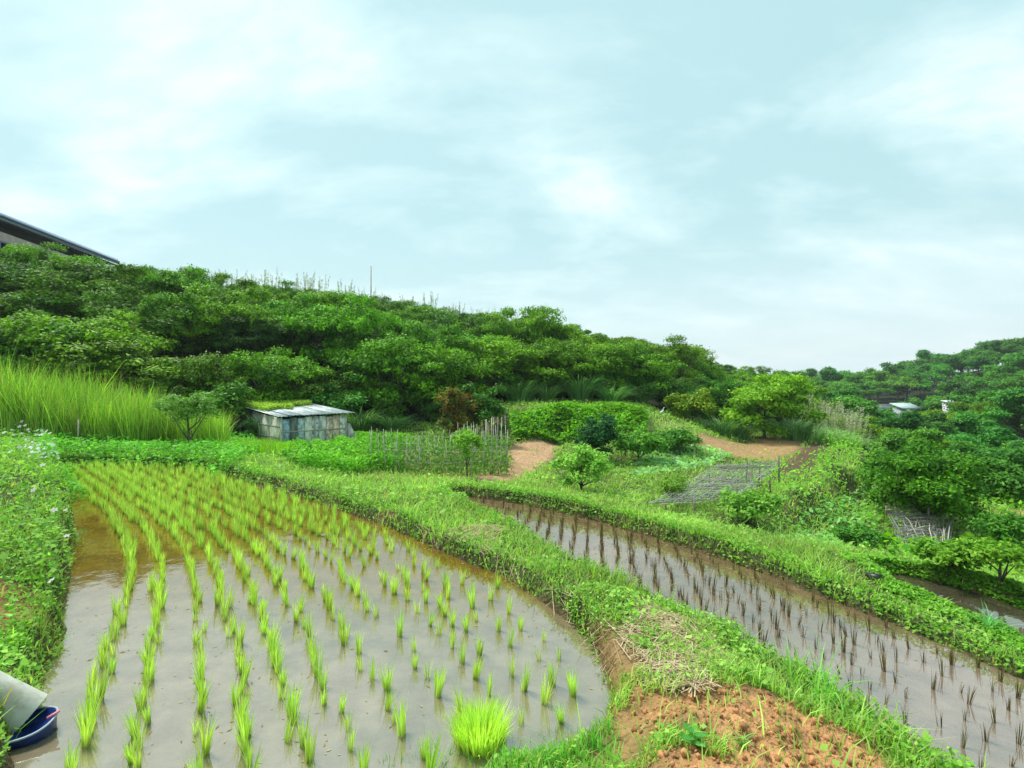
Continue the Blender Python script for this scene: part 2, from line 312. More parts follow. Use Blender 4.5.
# ground sheet on a polar grid (fine near the viewer, reaching the horizon)
nth, nr = 640, 860
th = np.linspace(R(-84), R(84), nth); rr = np.exp(np.linspace(math.log(.9), math.log(900), nr))
TH, RR = np.meshgrid(th, rr); GX = OX+np.sin(TH)*RR; GY = OY+np.cos(TH)*RR; GZ = height(GX, GY)
def zone(pts, z=None, tmin=.9):
    """polygon listed along the ground by sight, turned into world x,y"""
    return np.array([G(px, py, tmin)[:2] for px, py in pts])
Z_soil_fg = zone([(628,700),(660,690),(700,686),(760,690),(820,715),(860,740),(905,775),(900,900),(600,900),(640,770),(700,745),(630,725)])
Z_strip = zone([(600,650),(640,660),(660,700),(640,770),(600,770),(618,715)])
Z_leftsoil = zone([(-30,570),(20,580),(45,600),(40,625),(0,640),(-30,650)])
Z_field = zone([(690,438),(800,437),(828,441),(800,452),(770,462),(740,458),(700,448)])
Z_dark = zone([(835,446),(862,447),(800,478),(775,472)])
Z_bare = zone([(505,446),(556,443),(552,462),(520,478),(490,484),(470,480),(505,462)])
Z_fence = zone([(330,458),(512,446),(505,478),(350,478)])
Z_trail = zone([(1000,500),(1012,500),(1040,530),(1030,535)])
Z_pale = zone([(600,431),(700,428),(705,434),(610,438)])
Z_soil2 = zone([(950,560),(990,561),(1000,568),(960,568)])
Z_bank = zone([(-80,430),(40,445),(62,485),(72,530),(62,590),(50,640),(-80,690)])
Z_strawA = zone([(440,532),(505,528),(500,545),(450,548)])
Z_strawB = zone([(640,600),(700,625),(735,660),(715,690),(660,670),(620,640)])
Z_strawC = zone([(640,655),(690,660),(700,690),(650,690)])
Z_backb = zone([(35,440),(250,440),(262,455),(235,468),(45,468)])
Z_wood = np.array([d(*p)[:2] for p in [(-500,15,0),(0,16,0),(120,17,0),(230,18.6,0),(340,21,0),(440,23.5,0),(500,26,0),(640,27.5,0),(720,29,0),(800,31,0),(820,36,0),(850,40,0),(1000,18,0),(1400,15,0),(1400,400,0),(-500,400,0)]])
def inp(x, y, P): return sdist(x, y, P) < 0
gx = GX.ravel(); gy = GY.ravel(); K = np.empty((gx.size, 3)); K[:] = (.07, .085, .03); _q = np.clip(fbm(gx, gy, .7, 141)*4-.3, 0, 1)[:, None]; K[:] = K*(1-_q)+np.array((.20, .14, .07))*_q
nz = fbm(gx, gy, .8, 41)
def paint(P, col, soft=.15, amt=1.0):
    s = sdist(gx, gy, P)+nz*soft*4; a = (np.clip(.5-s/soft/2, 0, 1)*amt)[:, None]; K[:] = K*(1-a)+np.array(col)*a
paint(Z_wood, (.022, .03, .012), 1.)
for P, c in ((Z_soil_fg, (.50,.26,.115)), (Z_strip, (.32,.20,.08)), (Z_leftsoil, (.34,.17,.08)), (Z_bare, (.46,.28,.16)), (Z_trail, (.5,.3,.18)), (Z_pale, (.25,.26,.10)), (Z_strawA, (.2,.15,.08)), (Z_strawB, (.26,.17,.09))): paint(P, c)
paint(Z_field, (.38,.235,.11), .4); paint(Z_dark, (.12,.075,.045), .3); paint(Z_fence, (.22,.15,.06), .3, .8)
for P, c in ((PADDY[0][0], (.70,.40,.03)), (PADDY[1][0], (.30,.18,.09)), (PADDY[2][0], (.30,.2,.08))):
    s = sdist(gx, gy, P)+nz*.1; s = s-nz*.1+fbm(gx, gy, .35, 21)*.16; a = np.clip(1.1-s/.05, 0, .85)[:, None]; K[:] = K*(1-a)+np.array((.13,.085,.04))*a; a = np.clip(-.3-s/.05, 0, 1)[:, None]; c = np.array(c)*(1+1.5*fbm(gx, gy, .5, 301, 5))[:, None]; K[:] = K*(1-a)+c*a
def soil_disp(x, y):
    wgt = np.clip(.3-sdist(x, y, Z_soil_fg)/.15, 0, 1); rd = 1-2*np.abs(fbm(x, y, .13, 201, 4)); return wgt*(fbm(x, y, .22, 202, 6)*.13+(rd-.8)*.08+fbm(x, y, .05, 207, 3)*.025)
GZf = GZ.ravel()+soil_disp(gx, gy)
i, j = np.meshgrid(np.arange(nr-1), np.arange(nth-1), indexing='ij'); b = (i*nth+j).ravel()
Q = np.stack([b, b+1, b+nth+1, b+nth], 1)[:, ::-1]
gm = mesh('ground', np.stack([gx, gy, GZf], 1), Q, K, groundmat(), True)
tag(link(gm, 'ground'), kind='structure')

# water sheets (n-gon each), tucked a hand's breadth into the banks
def water(name, P, z, mat, off=.13):
    A = np.array(P); nx = np.roll(A, -1, 0)-np.roll(A, 1, 0); n = unit(np.c_[nx[:, 1], -nx[:, 0]]); 
    ar = np.sum(A[:, 0]*np.roll(A[:, 1], -1)-A[:, 1]*np.roll(A[:, 0], -1)); n = n if ar > 0 else -n
    B = A+n*off; me = bpy.data.meshes.new(name); me.from_pydata([(p[0], p[1], z) for p in B], [], [list(range(len(B)))]); me.update()
    if me.polygons[0].normal.z < 0: me.flip_normals()
    me.materials.append(mat); return tag(link(me, name), kind='structure')
water('upper_paddy_water', PADDY[0][0], 0, watermat('upper_water', (.99,.93,.66), .34, (.66,.54,.34), 3.0, .9, (.58,.35,.05)))
water('lower_paddy_water', PADDY[1][0], -.3, watermat('lower_water', (.96,.88,.76), .40, (.54,.40,.29), 2.95, .9, (.50,.34,.18)))
water('narrow_paddy_water', PADDY[2][0], -.36, watermat('narrow_water', (.96,.93,.88), .4, (.42,.34,.25), 2.3))

# ------------------------------------------------------------------ scatter helper
def scatter(n, rmin=1.6, rmax=34, thmax=52, pw=1.0):
    t = rng.uniform(0, 1, n)**pw; r = rmin*np.exp(t*math.log(rmax/rmin)); a = rng.uniform(R(-thmax), R(thmax), n)
    return np.sin(a)*r, np.cos(a)*r-.4
def dry(x, y, m=0.0):       # True where no paddy water
    k = np.ones(x.shape, bool)
    for P, wz, dp in PADDY: k &= sdist(x, y, P) > m
    return k
SOILS = [Z_soil_fg, Z_strip, Z_leftsoil, Z_field, Z_dark, Z_bare, Z_trail]
def soilmask(x, y):
    k = np.zeros(x.shape, bool)
    for P in SOILS: k |= (sdist(x, y, P)+fbm(x, y, .35, 13)*.5) < 0
    return k
# --- grass: the short sward of bunds and terraces
x, y = scatter(300000); k = dry(x, y, .0) & ~inp(x, y, Z_wood); x, y = x[k], y[k]
so = soilmask(x, y); st = inp(x, y, Z_fence)
cl_ = fbm(x, y, .45, 77)
k = ~(so & (rng.uniform(size=x.size) > .05)) & ~(st & (rng.uniform(size=x.size) > .5)) & (cl_+.5*fbm(x, y, .15, 78) > -.2); x, y, cl_ = x[k], y[k], cl_[k]
z = height(x, y); r = np.hypot(x, y)
P = np.c_[x, y, z-.005]; n = len(x)
m = MB()
hgt = (.035+.05*rng.uniform(size=n)**1.5+.06*np.clip(cl_+.1, 0, 1))*(1+.045*r)
hgt[sdist(x, y, PADDY[2][0]) < .45] *= .6; big = rng.uniform(size=n) < .07*(1+3*(cl_ > .12)); hgt[big] *= rng.uniform(1.5, 2.6, int(big.sum()))
c = tints(n, (.18,.39,.05), (.47,.70,.16)); yl = rng.uniform(size=n) < .10; c[yl] = tints(int(yl.sum()), (.38,.31,.12), (.55,.48,.26))
c *= (1+.9*fbm(x, y, 1.3, 50))[:, None]
V, Qd = blades(P, hgt, hgt*rng.uniform(.2, .9, n), .0045*(1+.28*r)*rng.uniform(.7, 1.3, n), 2)
m.add(V, Qd, rep(c, 6)); o = m.build('meadow_grass', M_cover)
tag(o, 'short bright green grass covering the bunds and terraces', 'grass', kind='stuff')
# --- low broad-leaved weeds
x, y = scatter(190000); k = dry(x, y, -.02) & ~inp(x, y, Z_wood); x, y = x[k], y[k]
so = soilmask(x, y); nm_ = (np.hypot(x, y) < 3.3) & (x > -1.6) & (x < 1.1) & (rng.uniform(size=x.size) > .1); st = inp(x, y, Z_strawB) | inp(x, y, Z_strawA) | inp(x, y, Z_fence) | nm_; pn = fbm(x, y, .5, 60)
k = (~so | (rng.uniform(size=x.size) < .03)) & ~(st & (rng.uniform(size=x.size) > .3)) & ~(nm_ & (rng.uniform(size=x.size) > .35)) & (pn+.6*fbm(x, y, .14, 61) > -.05+.08*rng.normal(size=x.size)); x, y, pn = x[k], y[k], pn[k]
z = height(x, y); r = np.hypot(x, y); n = len(x)
thick = (.02+.09*np.clip(pn+.15, 0, .5)/.4)*(1+.05*r); bb = inp(x, y, Z_backb); thick[bb] = .32; lb = inp(x, y, Z_bank); thick[lb] += .12; thick[sdist(x, y, PADDY[2][0]) < .5] *= .4
P = np.c_[x, y, z+thick*rng.uniform(0, 1, n)]
nn = np.c_[rng.normal(0, .5, (n, 2)), np.ones(n)]; s = .011*(1+.22*r)*np.exp(rng.normal(0, .35, n))
V, Qd = leaves(P, nn, s*1.5, s)
c = tints(n, (.13,.36,.035), (.40,.66,.13))*(1+.9*fbm(x, y, .9, 90))[:, None]; c[bb] *= np.array((.75, .95, .8))
m = MB(); m.add(V, Qd, rep(c, 4)); o = m.build('ground_cover', M_cover)
tag(o, 'low leafy green weeds matted over banks and bunds', 'weeds', kind='stuff')
# --- weeds on the left bank, back bund, bank of the terrace and the crop ridge
Z_step = zone([(512,416),(640,413),(648,420),(645,434),(590,440),(512,443)])
Z_ridge = zone([(845,447),(866,447),(862,475),(830,500),(790,525),(755,533),(742,520),(770,495),(810,478)])
Z_vines = zone([(285,462),(345,452),(400,448),(400,470),(350,476),(300,470)])
Z_tall = zone([(255,448),(330,440),(400,436),(420,446),(400,452),(345,455),(290,460)])
Z_crop = zone([(640,452),(700,446),(735,456),(700,468),(630,478)])
Z_crop2 = zone([(800,520),(860,488),(885,490),(880,520),(850,552),(790,540)])
Z_valley = zone([(870,460),(1040,440),(1040,600),(960,575),(880,560),(870,500)])
def thicket(name, zn, num, th, size, ca, cb_, lab, cat='weeds', nb=None, up=1.0, rad=None, keep=None):
    lo = zn.min(0)-.2; hi = zn.max(0)+.2; x = rng.uniform(lo[0], hi[0], num); y = rng.uniform(lo[1], hi[1], num)
    k = (sdist(x, y, zn)+fbm(x, y, .6, 4)*.5 < 0) & dry(x, y, -.25); x, y = x[k], y[k]; n = len(x)
    hh = th*(.45+1.3*np.clip(fbm(x, y, .7, 15)+.4, 0, 1)); z = height(x, y)+hh*rng.uniform(0, 1, n)**.7
    V, Qd = leaves(np.c_[x, y, z], np.c_[rng.normal(0, .6, (n, 2)), np.full(n, up)], size*1.7*rng.uniform(.6, 1.4, n), size*rng.uniform(.6, 1.4, n))
    c = tints(n, ca, cb_)*(1+.9*fbm(x, y, .5, 33))[:, None]
    m = MB(); m.add(V, Qd, rep(c, 4)); return tag(m.build(name, M_cover), lab, cat, kind='stuff')
thicket('bank_weeds', Z_bank, 42000, .30, .028, (.10,.33,.03), (.28,.55,.09), 'tangled green weeds on the left bank beside the upper paddy')
thicket('hedge_weeds', Z_backb, 30000, .34, .05, (.08,.36,.02), (.22,.60,.06), 'dense leafy plants on the bund behind the upper paddy')
thicket('terrace_bank_weeds', Z_step, 16000, .35, .09, (.08,.32,.015), (.26,.52,.03), 'green plants hanging over the terrace step below the woods')
thicket('crop_ridge_weeds', Z_ridge, 36000, .75, .06, (.10,.38,.015), (.30,.64,.05), 'bright leafy crop ridge left of the dark tilled strip', 'crop')
thicket('shed_side_weeds', Z_tall, 22000, .26, .065, (.09,.35,.015), (.26,.58,.04), 'lush leafy plants in front of the weathered shed')
thicket('vine_weeds', Z_vines, 16000, .45, .06, (.08,.32,.015), (.24,.56,.04), 'leafy vines left of the pole trellis')
thicket('cabbage_crop', Z_crop, 3500, .12, .1, (.2,.5,.14), (.42,.7,.34), 'pale bluish green vegetable crop above the netted frame', 'crop')
thicket('sprouting_crop', Z_crop2, 5000, .12, .08, (.15,.45,.08), (.34,.64,.20), 'pale green sprouting crop on the lowest terrace', 'crop')
thicket('valley_weeds', Z_valley, 26000, .3, .08, (.08,.32,.015), (.26,.54,.03), 'rough green weeds around the right-hand bushes')

def fringe(name, i_, num, th_, size, lab):
    P_, wz, dp = PADDY[i_]; lo = P_.min(0)-.4; hi = P_.max(0)+.4; x = rng.uniform(lo[0], hi[0], num); y = rng.uniform(lo[1], hi[1], num); k = (y > 1.6) & (np.abs(x) < y*1.15); x, y = x[k], y[k]
    s = sdist(x, y, P_); pn = fbm(x, y, .4, 71); k = (s > -.02) & (s < .26+.5*pn) & (pn > -.22) & (sdist(x, y, Z_strip) > .02) & (sdist(x, y, Z_soil_fg) > .02) & ~((np.hypot(x, y) < 3.2) & (x > -1.5) & (x < 1.2) & (rng.uniform(size=x.size) > .12)); x, y = x[k], y[k]; n = len(x); r = np.hypot(x, y)
    z = np.maximum(height(x, y), wz)+th_*rng.uniform(.05, 1, n); V, Qd = leaves(np.c_[x, y, z], np.c_[rng.normal(0, .6, (n, 2)), np.ones(n)], size*(1+.15*r)*1.6, size*(1+.15*r)); m = MB(); m.add(V, Qd, rep(tints(n, (.10,.30,.02), (.28,.54,.07))*(1+.8*pn[k])[:, None], 4))
    return tag(m.build(name, M_cover), lab, 'weeds', kind='stuff')
fringe('bank_fringe', 0, 120000, .09, .012, 'small leafy weeds overhanging the water along the upper paddy')
fringe('bank_fringe', 1, 110000, .10, .012, 'small leafy weeds overhanging the water along the lower paddy')
fringe('bank_fringe', 2, 60000, .045, .013, 'lush weeds around the narrow paddy at the right')
# ------------------------------------------------------------------ rice
ORD = ['first', 'second', 'third', 'fourth', 'fifth', 'sixth', 'seventh', 'eighth', 'ninth', 'tenth', 'eleventh', 'twelfth', 'thirteenth', 'fourteenth', 'fifteenth', 'sixteenth', 'seventeenth', 'eighteenth', 'nineteenth', 'twentieth']
def ordw(n):
    if n <= 20: return ORD[n-1]
    T = {2: 'twenty', 3: 'thirty', 4: 'forty', 5: 'fifty', 6: 'sixty'}; a, b = divmod(n, 10)
    return (T[a]+'-'+ORD[b-1]) if b else T[a][:-1]+'ieth'
seen = {}
def nxt(key): seen[key] = seen.get(key, 0)+1; return ordw(seen[key])
def rice_mesh(name, nb, h, spread, ca, cb_, wd=.006, r0=.012):
    a = rng.uniform(0, 2*PI, nb); rr_ = r0*np.sqrt(rng.uniform(0, 1, nb)); P = np.c_[np.cos(a)*rr_, np.sin(a)*rr_, np.full(nb, -.05)]
    H = h*rng.uniform(.6, 1.12, nb)+.05
    V, Qd = blades(P, H, spread*rng.uniform(.2, 1.2, nb), wd*rng.uniform(.7, 1.2, nb), 3, droop=rng.uniform(0, .22, nb), az=a+rng.normal(0, .5, nb))
    c = rep(tints(nb, ca, cb_), 8); low = np.clip(1-(V[:, 2]+.05)/.09, 0, 1)[:, None]*.75
    return V, Qd, c*(1-low)+np.array((.34,.26,.08))*low
def row_base(Y):  # first row of the upper paddy, world x for world y
    return np.interp(Y, [1.8, 2.74, 3.74, 5.07, 6.04, 7.15, 10.5, 13], [-1.8, -2.34, -2.97, -3.84, -4.64, -5.7, -9.3, -12])
cand = []
for k_ in range(0, 52):
    Y = 1.9; gap_ = .12 if k_ in (0, 1, 3, 4) else (.16 if k_ < 7 else .19)
    while Y < 11.6:
        ds = gap_*rng.uniform(.65, 1.35)*(1.25 if k_ > 9 and Y < 5.5 else .85 if Y > 6.5 else 1); sl = (row_base(Y+.1)-row_base(Y))/.1
        X = row_base(Y)+k_*.285*(1+.03*math.sin(k_)); Y += ds/math.hypot(1, sl)
        cand.append((X+rng.normal(0, .018), Y+rng.normal(0, .018), k_))
cand = np.array(cand); s = sdist(cand[:, 0], cand[:, 1], PADDY[0][0]); cand = cand[s < -.14]
bigc = np.array(g(480, 741, 0)[:2]); cand = cand[np.hypot(cand[:, 0]-bigc[0], cand[:, 1]-bigc[1]) > .24]
kill = (cand[:, 2] > 6) & (cand[:, 1] < 5.5) & (rng.uniform(size=len(cand)) < .17); cand = cand[~kill]
vis = (cand[:, 1] > 2.35) & (np.abs(cand[:, 0]) < cand[:, 1]*1.02); cand = cand[vis]
cand = cand[np.argsort(np.hypot(cand[:, 0], cand[:, 1]))]
rv = [rice_mesh('rice', nb, h, sp_, (.34,.60,.05), (.70,.88,.24)) for nb, h, sp_ in ((24,.14,.026),(32,.155,.034),(18,.125,.024),(36,.15,.042),(26,.17,.03),(14,.12,.03))]
rmesh = [mesh('rice_seedling', V, Qd, c, M_rice) for V, Qd, c in rv]
thin = [mesh('rice_seedling', *rice_mesh('r', 10, .14, .05, (.36,.55,.06), (.55,.72,.18)), M_rice)]
print('rice tufts', len(cand))
NI = 299
rows_ = {k: i+1 for i, k in enumerate(sorted(set(cand[:NI, 2])))}
for q, (X, Y, k_) in enumerate(cand[:NI]):
    near = q < 40 and X > .4
    o = link(thin[0] if near else rmesh[rng.integers(0, 6)], 'rice_seedling'); o.location = (X, Y, 0); o.rotation_euler = (rng.normal(0, .09), rng.normal(0, .09), rng.uniform(0, 6.28)); s_ = rng.uniform(.85, 1.5); o.scale = (s_*1.1, s_*1.1, s_)
    kk = rows_[k_]; o_ = nxt('rice%d' % kk)
    tag(o, '%s nearest %s in the %s green row from the left' % (o_, 'thin rice seedling' if near else 'rice tuft', ordw(kk)), 'rice', 'thin rice seedlings by the central bund' if near else 'rice tufts planted in rows in the upper paddy')
m = MB()
for X, Y, k_ in cand[NI:]:
    V, Qd, c = rv[rng.integers(0, 6)]; a = rng.uniform(0, 6.28); s_ = rng.uniform(1.1, 1.6)
    m.add(np.c_[(V[:, 0]*math.cos(a)-V[:, 1]*math.sin(a))*s_*1.15+X, (V[:, 0]*math.sin(a)+V[:, 1]*math.cos(a))*s_*1.15+Y, V[:, 2]*s_], Qd, c*rng.uniform(.85, 1.15))
tag(m.build('rice_seedlings', M_rice), 'far rows of rice tufts over the brown end of the upper paddy', 'rice', kind='stuff')
def flecks(i_, num, lab, cols):
    P_, wz, dp = PADDY[i_]; lo = P_.min(0); hi = P_.max(0); x = rng.uniform(lo[0], hi[0], num); y = rng.uniform(lo[1], hi[1], num); pn = fbm(x, y, .5, 91)+.6*fbm(x, y, 2, 92); k = (sdist(x, y, P_) < -.03) & (pn > .02+.12*rng.normal(size=num)) & (y > 1.8) & (np.abs(x) < y*1.1); x, y = x[k], y[k]; n = len(x)
    L_ = .008*(1+.12*y)*rng.uniform(.4, 2.2, n); a = rng.uniform(0, 6.28, n); t = np.c_[np.cos(a), np.sin(a), np.zeros(n)]; b = np.c_[-np.sin(a), np.cos(a), np.zeros(n)]; P = np.c_[x, y, np.full(n, wz+.003)]; w_ = (.003+.004*rng.uniform(size=n))[:, None]; V = np.stack([P-t*L_[:, None], P+b*w_, P+t*L_[:, None], P-b*w_], 1).reshape(-1, 3)
    m = MB(); m.add(V, np.arange(4*n).reshape(-1, 4), rep(tints(n, *cols), 4)); tag(m.build('floating_debris', M_dry), lab, 'debris', kind='stuff')
flecks(0, 5000, 'small bits of dead leaf floating on the upper paddy', ((.22,.17,.07), (.40,.33,.18))); flecks(1, 7000, 'small bits of dead leaf and weed floating on the lower paddy', ((.20,.14,.09), (.36,.28,.18)))
# big nursery clump
V, Qd, c = rice_mesh('clump', 800, .18, .09, (.42,.66,.05), (.70,.90,.22), .007, .125)
o = link(mesh('rice_clump', V, Qd, c, M_rice), 'rice_clump'); o.location = (*bigc, 0)
tag(o, 'big dense clump of bright green rice shoots near the bottom edge of the upper paddy', 'rice clump')
# lower paddy: dark young plants in files
def dark_mesh(nb, h):
    V, Qd, c = rice_mesh('d', nb, h, .022, (.10,.045,.05), (.20,.13,.07), .007, .012)
    cc = rep(tints(nb, (.15,.075,.05), (.20,.19,.06)), 8); return V, Qd, cc
dv = [dark_mesh(nb, h) for nb, h in ((9,.13),(12,.17),(8,.11),(13,.18),(9,.15),(8,.10))]
dm = [mesh('dark_rice_plant', V, Qd, c, M_dry) for V, Qd, c in dv]
cd = []
for k_ in range(-10, 52):
    Y = 2.2
    while Y < 9.7:
        Y += .13*rng.uniform(.75, 1.25)*(1.3 if Y < 4.5 else 1.0); cd.append((-1.6+k_*.19+(Y-6)*.16+rng.normal(0, .02), Y, k_))
cd = np.array(cd); cd = cd[sdist(cd[:, 0], cd[:, 1], PADDY[1][0]) < -.1]; cd = cd[cd[:, 0] < cd[:, 1]*1.02]; cd = cd[rng.uniform(size=len(cd)) < .9]
cd = cd[np.argsort(np.hypot(cd[:, 0], cd[:, 1]))]; files_ = {k: i+1 for i, k in enumerate(sorted(set(cd[:298, 2]), reverse=True))}; print('dark', len(cd))
for X, Y, k_ in cd[:298]:
    o = link(dm[rng.integers(0, 6)], 'dark_rice_plant'); o.location = (X, Y, -.3); o.rotation_euler = (rng.normal(0, .08), rng.normal(0, .08), rng.uniform(0, 6.28)); s_ = rng.uniform(.7, 1.2); o.scale = (s_, s_, s_)
    f_ = files_[k_]
    tag(o, '%s nearest dark purplish rice plant in the %s file from the right' % (nxt('dark%d' % f_), ordw(f_)), 'rice', 'dark rice plants in files in the lower paddy')
m = MB()
for X, Y, k_ in cd[298:]:
    V, Qd, c = dv[rng.integers(0, 6)]; s_ = rng.uniform(.8, 1.2); m.add(V*s_+np.array((X, Y, -.3)), Qd, c)
if m.n: tag(m.build('dark_rice_plants', M_dry), 'dark rice plants at the far tip of the lower paddy', 'rice', kind='stuff')

# ------------------------------------------------------------------ reeds and tussocks
def tall_grass(name, zn, num, h, ca, cb_, lab, w_=.022):
    lo = zn.min(0); hi = zn.max(0); x = rng.uniform(lo[0], hi[0], num); y = rng.uniform(lo[1], hi[1], num)
    k = sdist(x, y, zn)+fbm(x, y, .8, 44)*.6 < 0; x, y = x[k], y[k]; n = len(x); z = height(x, y)
    H = h*rng.uniform(.55, 1.08, n)*(1+.9*fbm(x, y, 1.3, 70))*(np.clip(1.05-.55*(x/y+.86)/.36, .45, 1.05) if h > 1.5 else 1); V, Qd = blades(np.c_[x, y, z], H, H*(rng.uniform(.03, .32, n)+.35*(rng.uniform(size=n) < .2)), w_*rng.uniform(.6, 1.3, n), 3, droop=rng.uniform(.0, .5, n)**2)
    c = tints(n, ca, cb_, jit=.28); yl = rng.uniform(size=n) < .06; c[yl] = (.42, .40, .14); c *= (1+.8*fbm(x, y, 1.2, 9))[:, None]
    m = MB(); m.add(V, Qd, rep(c, 8)); return tag(m.build(name, M_reed), lab, 'reeds', kind='stuff')
Z_reed = np.array([d(*p)[:2] for p in [(-120,12.4,0),(-40,13,0),(60,13.1,0),(170,13.4,0),(226,13.6,0),(226,16.3,0),(212,17.2,0),(100,16,0),(-40,15.3,0),(-150,15,0)]])
tall_grass('reeds', Z_reed, 36000, 1.8, (.17,.40,.03), (.44,.66,.10), 'tall bright green reeds behind the upper paddy at the foot of the woods')
Z_reed2 = np.array([d(*p)[:2] for p in [(215,12.9,0),(262,12.9,0),(330,14.5,0),(300,15.6,0),(262,15.6,0)]])
tall_grass('coarse_grass', Z_reed2, 5000, .38, (.22,.50,.02), (.44,.72,.07), 'rough yellow-green grass in front of the shed', .016)
Z_wet = zone([(560,735),(620,720),(650,768),(560,790),(440,790),(380,775),(470,768)])
tall_grass('margin_grass', Z_wet, 2600, .10, (.10,.36,.04), (.2,.5,.08), 'fresh green grass on the near margin of the upper paddy', .007)

def tussock(nb, h, reach, ca, cb_, w_=.03, plumes=0, seed=0):
    r = np.random.default_rng(seed); a = r.uniform(0, 2*PI, nb); q = .22*np.sqrt(r.uniform(0, 1, nb))*h
    P = np.c_[np.cos(a)*q, np.sin(a)*q, np.full(nb, -.05)]; m = MB()
    V, Qd = blades(P, h*r.uniform(.7, 1.15, nb), reach*r.uniform(.3, 1.1, nb), w_*r.uniform(.6, 1.2, nb), 4, az=a+r.normal(0, .3, nb), droop=r.uniform(.25, .65, nb), r=r)
    m.add(V, Qd, rep(tints(nb, ca, cb_, r), 10)); return m
def plumes(n, h, col, seed=0, sz=1., thin=1.):
    r = np.random.default_rng(seed); m = MB()
    for _ in range(n):
        a = r.uniform(0, 2*PI); q = r.uniform(0, .35)*h*.5; b = np.array((math.cos(a)*q, math.sin(a)*q, 0)); hh = h*r.uniform(.8, 1.2); tp = b+np.array((math.cos(a)*.18*hh, math.sin(a)*.18*hh, hh))
        m.add(*tube([b, (b+tp)/2+np.array((0, 0, .06*hh)), tp], .008*sz, 4), col=(.35,.38,.18))
        k = 26; t = r.uniform(0, 1, k)[:, None]; P = tp+(tp-b)/hh*(t-.2)*.38*sz+r.normal(0, .03*sz, (k, 3)); V, Qd = leaves(P, r.normal(size=(k, 3)), .11*sz, .022*sz, r); m.add(V, Qd, rep(tints(k, col, [v*1.2 for v in col], r), 4))
    return m
TUS = []
for s_ in range(3):
    t = empty('silvergrass_clump', (0, 0, 0)); tussock(230, 1.25, 1.05, (.08,.24,.05), (.24,.44,.15), .03, seed=s_+3).build('leaf_tuft', M_reed, t); TUS.append(t)
TUP = []
for s_ in range(2):
    t = empty('plumed_silvergrass', (0, 0, 0)); tussock(200, 1.3, 1.0, (.20,.42,.12), (.44,.64,.30), .035, seed=s_+30).build('leaf_tuft', M_reed, t); plumes(8, 1.5, (.46,.46,.34), s_+60).build('flower_plumes', M_dry, t); TUP.append(t)
used = set()
def place(protos, k_, loc, sc, lab, cat, group=None, rz=None):
    p = protos[k_ % len(protos)]; rz = rng.uniform(0, 6.28) if rz is None else rz
    if p.name in used: o = dup(p, loc, rz, sc)
    else:
        used.add(p.name); o = p; o.location = loc; o.rotation_euler = (0, 0, rz); o.scale = (sc, sc, sc) if isinstance(sc, (int, float)) else sc
    for key in ('label', 'group', 'category'):
        if key in o: del o[key]
    return tag(o, lab, cat, group)
def onG(px, Y): X = (px-512)/F*Y; return (X, Y, hz(X, Y))

# ------------------------------------------------------------------ trees and shrubs
def crown(seed, rad, hgt, z0, nl, leaf, ca, cb_, flat=.42, nleaf=9000, asp=.5, tipcol=None, low=-.55):
    """many leaf sprays on a few dozen tilted pads spread through the crown volume"""
    r = np.random.default_rng(seed); P = []; Nn = []; T = []
    for i in range(nl):
        u = r.normal(size=3); u /= np.linalg.norm(u); u[2] = max(u[2], low) if r.uniform() < .5 else abs(u[2])*.9-.1
        q = r.uniform(.3, 1.0); c = np.array((u[0]*rad*q, u[1]*rad*q, z0+hgt*.5+u[2]*hgt*.5*q)); pr = rad*r.uniform(.15, .33); ph = pr*flat*r.uniform(.8, 1.5)
        k = int(nleaf/nl*r.uniform(.6, 1.4)/6)
        v = r.normal(size=(k, 3)); v = unit(v); v[:, 2] = np.where(r.uniform(size=k) < .8, np.abs(v[:, 2]), v[:, 2]); rr_ = r.uniform(.55, 1.05, (k, 1))
        cc = c+v*rr_*np.array((pr, pr, ph)); cc = np.repeat(cc, 6, 0)+r.normal(0, leaf*.8, (k*6, 3))
        nn = np.repeat(v*np.array((.6, .6, .9))+np.array((0, 0, .45)), 6, 0)+r.normal(0, .45, (k*6, 3))
        tt = np.clip(r.normal(.5, .22, k)+r.normal(0, .12), 0, 1); P.append(cc); Nn.append(nn); T.append(np.repeat(tt, 6))
    P = np.concatenate(P); Nn = np.concatenate(Nn); T = np.concatenate(T)[:, None]; n = len(P)
    col = np.array(ca)*(1-T)+np.array(cb_)*T; col = col*(1+r.normal(0, .1, (n, 1)))
    if tipcol is not None:
        k = r.uniform(size=n) < .3; col[k] = np.array(tipcol)*r.uniform(.7, 1.2, (int(k.sum()), 1))
    V, Qd = leaves(P, Nn, leaf*1.6*r.uniform(.6, 1.3, n), leaf*1.6*asp*r.uniform(.7, 1.3, n), r); m = MB(); m.add(V, Qd, rep(col, 4)); return m
def trunk(seed, rad, hgt, z0, tr, nlimb=6, lean=.1):
    r = np.random.default_rng(seed+100); m = MB(); zt = z0+hgt*.55
    t = np.linspace(0, 1, 6); wob = r.normal(0, lean*rad*.15, (6, 2)).cumsum(0); pts = np.c_[wob, -.2+t*(zt+.2)]; m.add(*tube(pts, tr*(1-.6*t), 7))
    for i in range(nlimb):
        k = r.integers(2, 5); s0 = pts[k]; a = i*2*PI/nlimb+r.uniform(-.4, .4); e = np.array((math.cos(a)*rad*.7, math.sin(a)*rad*.7, z0+hgt*r.uniform(.45, .8))); mid = (s0+e)/2+np.array((0, 0, -.08*hgt))+r.normal(0, .05*rad, 3)
        m.add(*tube([s0, mid, e], [tr*.5, tr*.32, tr*.1], 5))
    return m
